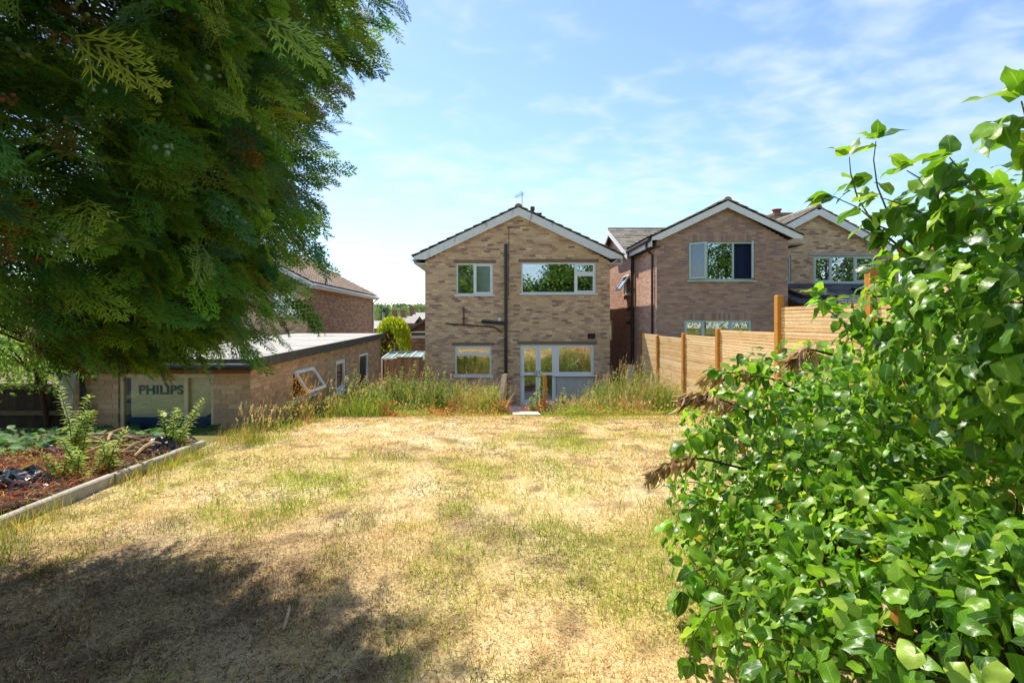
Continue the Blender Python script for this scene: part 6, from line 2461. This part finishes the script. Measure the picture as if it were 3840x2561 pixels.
# ------------------------------------------------------------------ ivy hedge on the right
ivy = thing('ivy_hedge', 'glossy green ivy hedge bulging in from the right beside the lawn', 'hedge', (1.8, 2.0, 1.45))
ELL = [((1.80, 2.95, CZ - .98), (.70, .95, .86)), ((1.96, 1.50, CZ + .02), (.68, .85, .52)), ((2.7, 1.9, CZ - .12), (.75, .9, .62)), ((1.45, 1.40, CZ - 1.12), (.72, .86, .62)), ((2.3, 2.25, CZ - .80), (.80, 1.1, .66)),
       ((2.7, 3.7, CZ - .95), (.75, .9, .75)), ((1.55, 2.2, CZ - 1.2), (.72, 1.0, .6))]


def ell_d(P):
    return np.min([np.sqrt((((P - np.array(c)) / np.array(r)) ** 2).sum(1)) for c, r in ELL], axis=0)


def ivy_hedge():
    IG = [lin(116, 166, 38, .80), lin(98, 148, 36, .74), lin(138, 182, 48, .82), lin(76, 126, 36, .62), lin(106, 158, 34, .76)]
    NEW = [lin(178, 204, 84, .85), lin(164, 198, 76, .82)]
    P, Nn = [], []
    for (c, r) in ELL:
        n = 6500 if c[2] > CZ else 4200
        d = rand_dirs(n)
        c, r = np.array(c), np.array(r)
        bump = 1 + .09 * np.sin(d[:, 0] * 9 + c[1]) * np.sin(d[:, 2] * 8 + 2) + .05 * np.sin(d[:, 1] * 17 + d[:, 2] * 11)
        depth = np.where(rng.uniform(0, 1, n) < .25, rng.uniform(.45, .8, n), 1 - .30 * rng.uniform(0, 1, n) ** 1.6)
        p = c + d * r * (bump * depth)[:, None]
        P.append(p)
        Nn.append(norm(d / r))
    P, Nn = np.concatenate(P), np.concatenate(Nn)
    dd = ell_d(P)
    keep = (dd > .45) & (P[:, 2] > g(P[:, 0], P[:, 1]) + .02) & (P[:, 0] < 3.4)
    # what the camera (or a step beside it) could see, and thin cover elsewhere
    keep &= (rng.uniform(0, 1, len(P)) < np.where((P[:, 0] - .75 * P[:, 1] > 1.2), .3, 1))
    cd = np.linalg.norm(P - np.array((0, 0, CZ)), axis=1)
    keep &= cd > .78
    P, Nn, cd = P[keep], Nn[keep], cd[keep]
    # extra leaf sprigs that break the outline
    sprigs = []
    stem = NB()

    def sprig(pts, nl, L0):
        pts = [np.asarray(p, float) for p in pts]
        nl = int(nl * 1.6)
        tube(stem, pts, np.linspace(.0045, .0015, len(pts)).tolist(), 6, lin(132, 146, 66, .8))
        for i in range(nl):
            t = (i + .6) / nl * (len(pts) - 1)
            k = min(int(t), len(pts) - 2)
            p = pts[k] + (pts[k + 1] - pts[k]) * (t - k)
            ax = norm(pts[k + 1] - pts[k])
            s = norm(np.cross(ax, rand_dirs(1)[0]))
            if i >= nl - 4:
                p, s = pts[-1], norm(ax + rand_dirs(1)[0] * .8)
            sprigs.append((p + s * .015, norm(s + ax * .3 + np.array((0, 0, -.45))), L0 * random.uniform(.7, 1.1)))
    sprig([at(3480, 960, 1.75), at(3380, 880, 1.85), at(3330, 800, 1.9), at(3290, 700, 1.88), at(3276, 600, 1.87), at(3285, 530, 1.86)], 9, .085)
    sprig([at(3440, 980, 1.8), at(3330, 890, 1.9), at(3270, 830, 1.95), at(3215, 740, 1.9), at(3190, 650, 1.88), at(3185, 590, 1.88)], 12, .08)
    sprig([at(3470, 900, 1.75), at(3380, 880, 1.85), at(3300, 850, 1.9), at(3220, 780, 1.86), at(3130, 740, 1.85)], 10, .08)
    sprig([at(3990, 700, 1.15), at(3900, 560, 1.12), at(3850, 450, 1.1), at(3830, 380, 1.1)], 12, .09)
    sprig([at(3990, 560, 1.2), at(3860, 480, 1.15), at(3760, 470, 1.12)], 8, .085)
    sprig([at(2900, 1420, 2.9), at(2760, 1400, 2.85), at(2690, 1390, 2.8)], 14, .08)
    sprig([at(3220, 1250, 2.3), at(3100, 1160, 2.25), at(3070, 1100, 2.2)], 14, .075)
    sprig([at(2800, 1640, 2.6), at(2640, 1610, 2.5), at(2560, 1660, 2.45)], 14, .08)
    sprig([at(2720, 1840, 2.4), at(2600, 1900, 2.3), at(2530, 1960, 2.25)], 16, .085)
    sprig([at(2760, 2260, 1.8), at(2660, 2290, 1.75), at(2600, 2380, 1.7), at(2590, 2460, 1.7)], 12, .085)
    sprig([at(2700, 2120, 2.0), at(2600, 2140, 1.95), at(2560, 2210, 1.92)], 12, .08)
    sprig([at(3640, 800, 1.5), at(3500, 700, 1.6), at(3400, 640, 1.6)], 12, .085)
    sprig([at(3560, 860, 1.6), at(3420, 780, 1.7), at(3300, 740, 1.75)], 14, .08)
    sprig([at(3700, 760, 1.4), at(3600, 640, 1.45), at(3560, 590, 1.45)], 12, .08)
    sp = np.array([s[0] for s in sprigs])
    n0, n1 = len(P), len(sp)
    down = np.tile((0, 0, -1.), (n0, 1))
    fwd = norm(Nn * rng.uniform(.2, .8, (n0, 1)) + down * rng.uniform(.15, .9, (n0, 1)) + rand_dirs(n0) * .55)
    nrm = norm(Nn * .9 + np.array((0, 0, .55)) + rand_dirs(n0) * .45)
    L = rng.uniform(.034, .080, n0) * np.interp(cd, [.8, 1.6, 2.5, 4], [1.05, .95, .9, 1.0])
    P = np.concatenate([P, sp])
    fwd = np.concatenate([fwd, np.array([s[1] for s in sprigs])])
    nrm = np.concatenate([nrm, norm(np.tile((0, 0, 1.), (n1, 1)) + rand_dirs(n1) * .5)])
    L = np.concatenate([L, np.array([s[2] for s in sprigs])])
    n = n0 + n1
    B = basis_from(fwd, nrm)
    col = pick(IG, n, .16)
    yg = rng.uniform(0, 1, n)
    col = np.where((yg < .14)[:, None], pick(NEW, n), col)
    col = np.where((yg > .992)[:, None], pick([lin(214, 196, 70, .8), lin(200, 130, 60, .75)], n), col)
    var = rng.integers(0, 8, n)
    cd = np.linalg.norm(P - np.array((0, 0, CZ)), axis=1)
    seen = (np.concatenate([ell_d(P[:n0]) , np.full(n1, 1.)]) > .9)
    order = np.lexsort((cd, ~seen))
    # only those in the frame count as "largest in the photograph"
    u, v = PX + FPX * P[:, 0] / P[:, 1], PY - FPX * (P[:, 2] - CZ) / P[:, 1]
    inframe = seen & (u > 0) & (u < 3840) & (v > 0) & (v < 2561) & (Nn.mean() is not None)
    cand = np.where(inframe)[0]
    cand = cand[np.argsort(cd[cand])][:300]
    single = np.zeros(n, bool)
    single[cand] = True
    og = org_of(ivy)
    pal_m = {}
    PALQ = [tuple(c) for c in IG + NEW]
    for i in cand:
        q = int(np.argmin(((np.array(PALQ) - col[i]) ** 2).sum(1)))
        k = (int(var[i]), q)
        if k not in pal_m:
            T = IVY[k[0]]
            me = NB().add(T[0], T[1], PALQ[q], T[2]).mesh('leaf', smooth=True)
            me.materials.append(MT['leaf_gloss'])
            pal_m[k] = me
        o = bpy.data.objects.new('leaf', pal_m[k])
        o.matrix_local = Matrix.Translation(Vector(P[i] - og)) @ Matrix(B[i].tolist()).to_4x4() @ Matrix.Diagonal((L[i], L[i], L[i], 1))
        COL.objects.link(o)
        o.parent = ivy
    rest = NB()
    for k in range(8):
        m = (~single) & (var == k)
        for T_, mm in ((IVY[k], m & seen & (cd < 1.5)), (IVYL[k], m & ~(seen & (cd < 1.5)))):
            scatter(rest, T_, P[mm], B[mm], L[mm], col[mm], None, T_[2])
    rest.build('leaves', MT['leaf_gloss'], ivy, smooth=True, kind='stuff')
    # inner stems
    for i in range(420):
        j = random.randrange(n0)
        p = P[j]
        c = np.array((1.9, max(.9, min(3.2, p[1] + random.uniform(-.2, .4))), max(1.5, min(CZ + .1, p[2] - random.uniform(-.05, .25)))))
        q = p + (c - p) * random.uniform(.25, .5)
        m = (p + q) / 2 + rand_dirs(1)[0] * .03
        tube(stem, [p, m, q], [.002, .0035, .005], 5, lin(*random.choice(((150, 140, 76), (128, 112, 68), (110, 128, 58))), .7), caps=False)
    for i in range(60):
        a = np.array((random.uniform(1.7, 2.4), random.uniform(1.3, 2.9), 1.4))
        b = a + np.array((random.gauss(0, .25), random.gauss(0, .25), random.uniform(.5, .9)))
        if ell_d(b[None, :])[0] > .8:
            continue
        tube(stem, [a, (a + b) / 2 + rand_dirs(1)[0] * .1, b], [.014, .010, .004], 6, lin(104, 84, 62, .7), caps=False)
    stem.build('stems', MT['dry'], ivy, kind='stuff')


ivy_hedge()
# withered brown sprays hanging out of the hedge
DEAD = [lin(206, 174, 134, .9), lin(186, 152, 114, .85), lin(220, 190, 150, .9), lin(160, 124, 90, .8)]
DT = leaf_T(5, .17, .6, .38)
for (pts, nl, lab) in (([(3000, 1470, 2.95), (2860, 1405, 2.95), (2790, 1395, 2.92), (2690, 1402, 2.9), (2640, 1425, 2.88)], 34, 'withered brown leaf spray sticking out before the slat fence'),
                       ([(2900, 1590, 2.75), (2760, 1520, 2.75), (2680, 1490, 2.7), (2600, 1480, 2.68), (2560, 1500, 2.66)], 52, 'largest withered brown leaf spray at the left of the ivy'),
                       ([(2800, 1760, 2.5), (2640, 1720, 2.5), (2570, 1720, 2.46), (2490, 1745, 2.42), (2440, 1780, 2.4)], 34, 'withered brown leaf spray hanging lowest over the lawn'),
                       ([(3120, 1330, 2.45), (3040, 1310, 2.42), (2970, 1350, 2.4)], 30, 'withered brown leaves at the foot of the fourth fence post')):
    q = [at(*p) for p in pts]
    nl = int(nl * 1.7)
    t = thing('withered_spray', lab, 'dead leaves', tuple(q[0]), group='withered sprays in the ivy')
    nb = NB()
    tube(nb, q, np.linspace(.007, .002, len(q)).tolist(), 6, lin(120, 92, 66, .7))
    nb.build('stem', MT['dry'], t)
    nb = NB()
    tt = rng.uniform(.3, 1, nl) * (len(q) - 1)
    k = np.minimum(tt.astype(int), len(q) - 2)
    Q = np.array(q)
    p = Q[k] + (Q[k + 1] - Q[k]) * (tt - k)[:, None] + rng.normal(0, .012, (nl, 3))
    d = norm(np.array((-.55, -.1, -.8)) + rand_dirs(nl) * .45)
    scatter(nb, DT, p, basis_from(d, rand_dirs(nl)), rng.uniform(.05, .09, nl), pick(DEAD, nl))
    nb.build('leaves', MT['dry'], t)
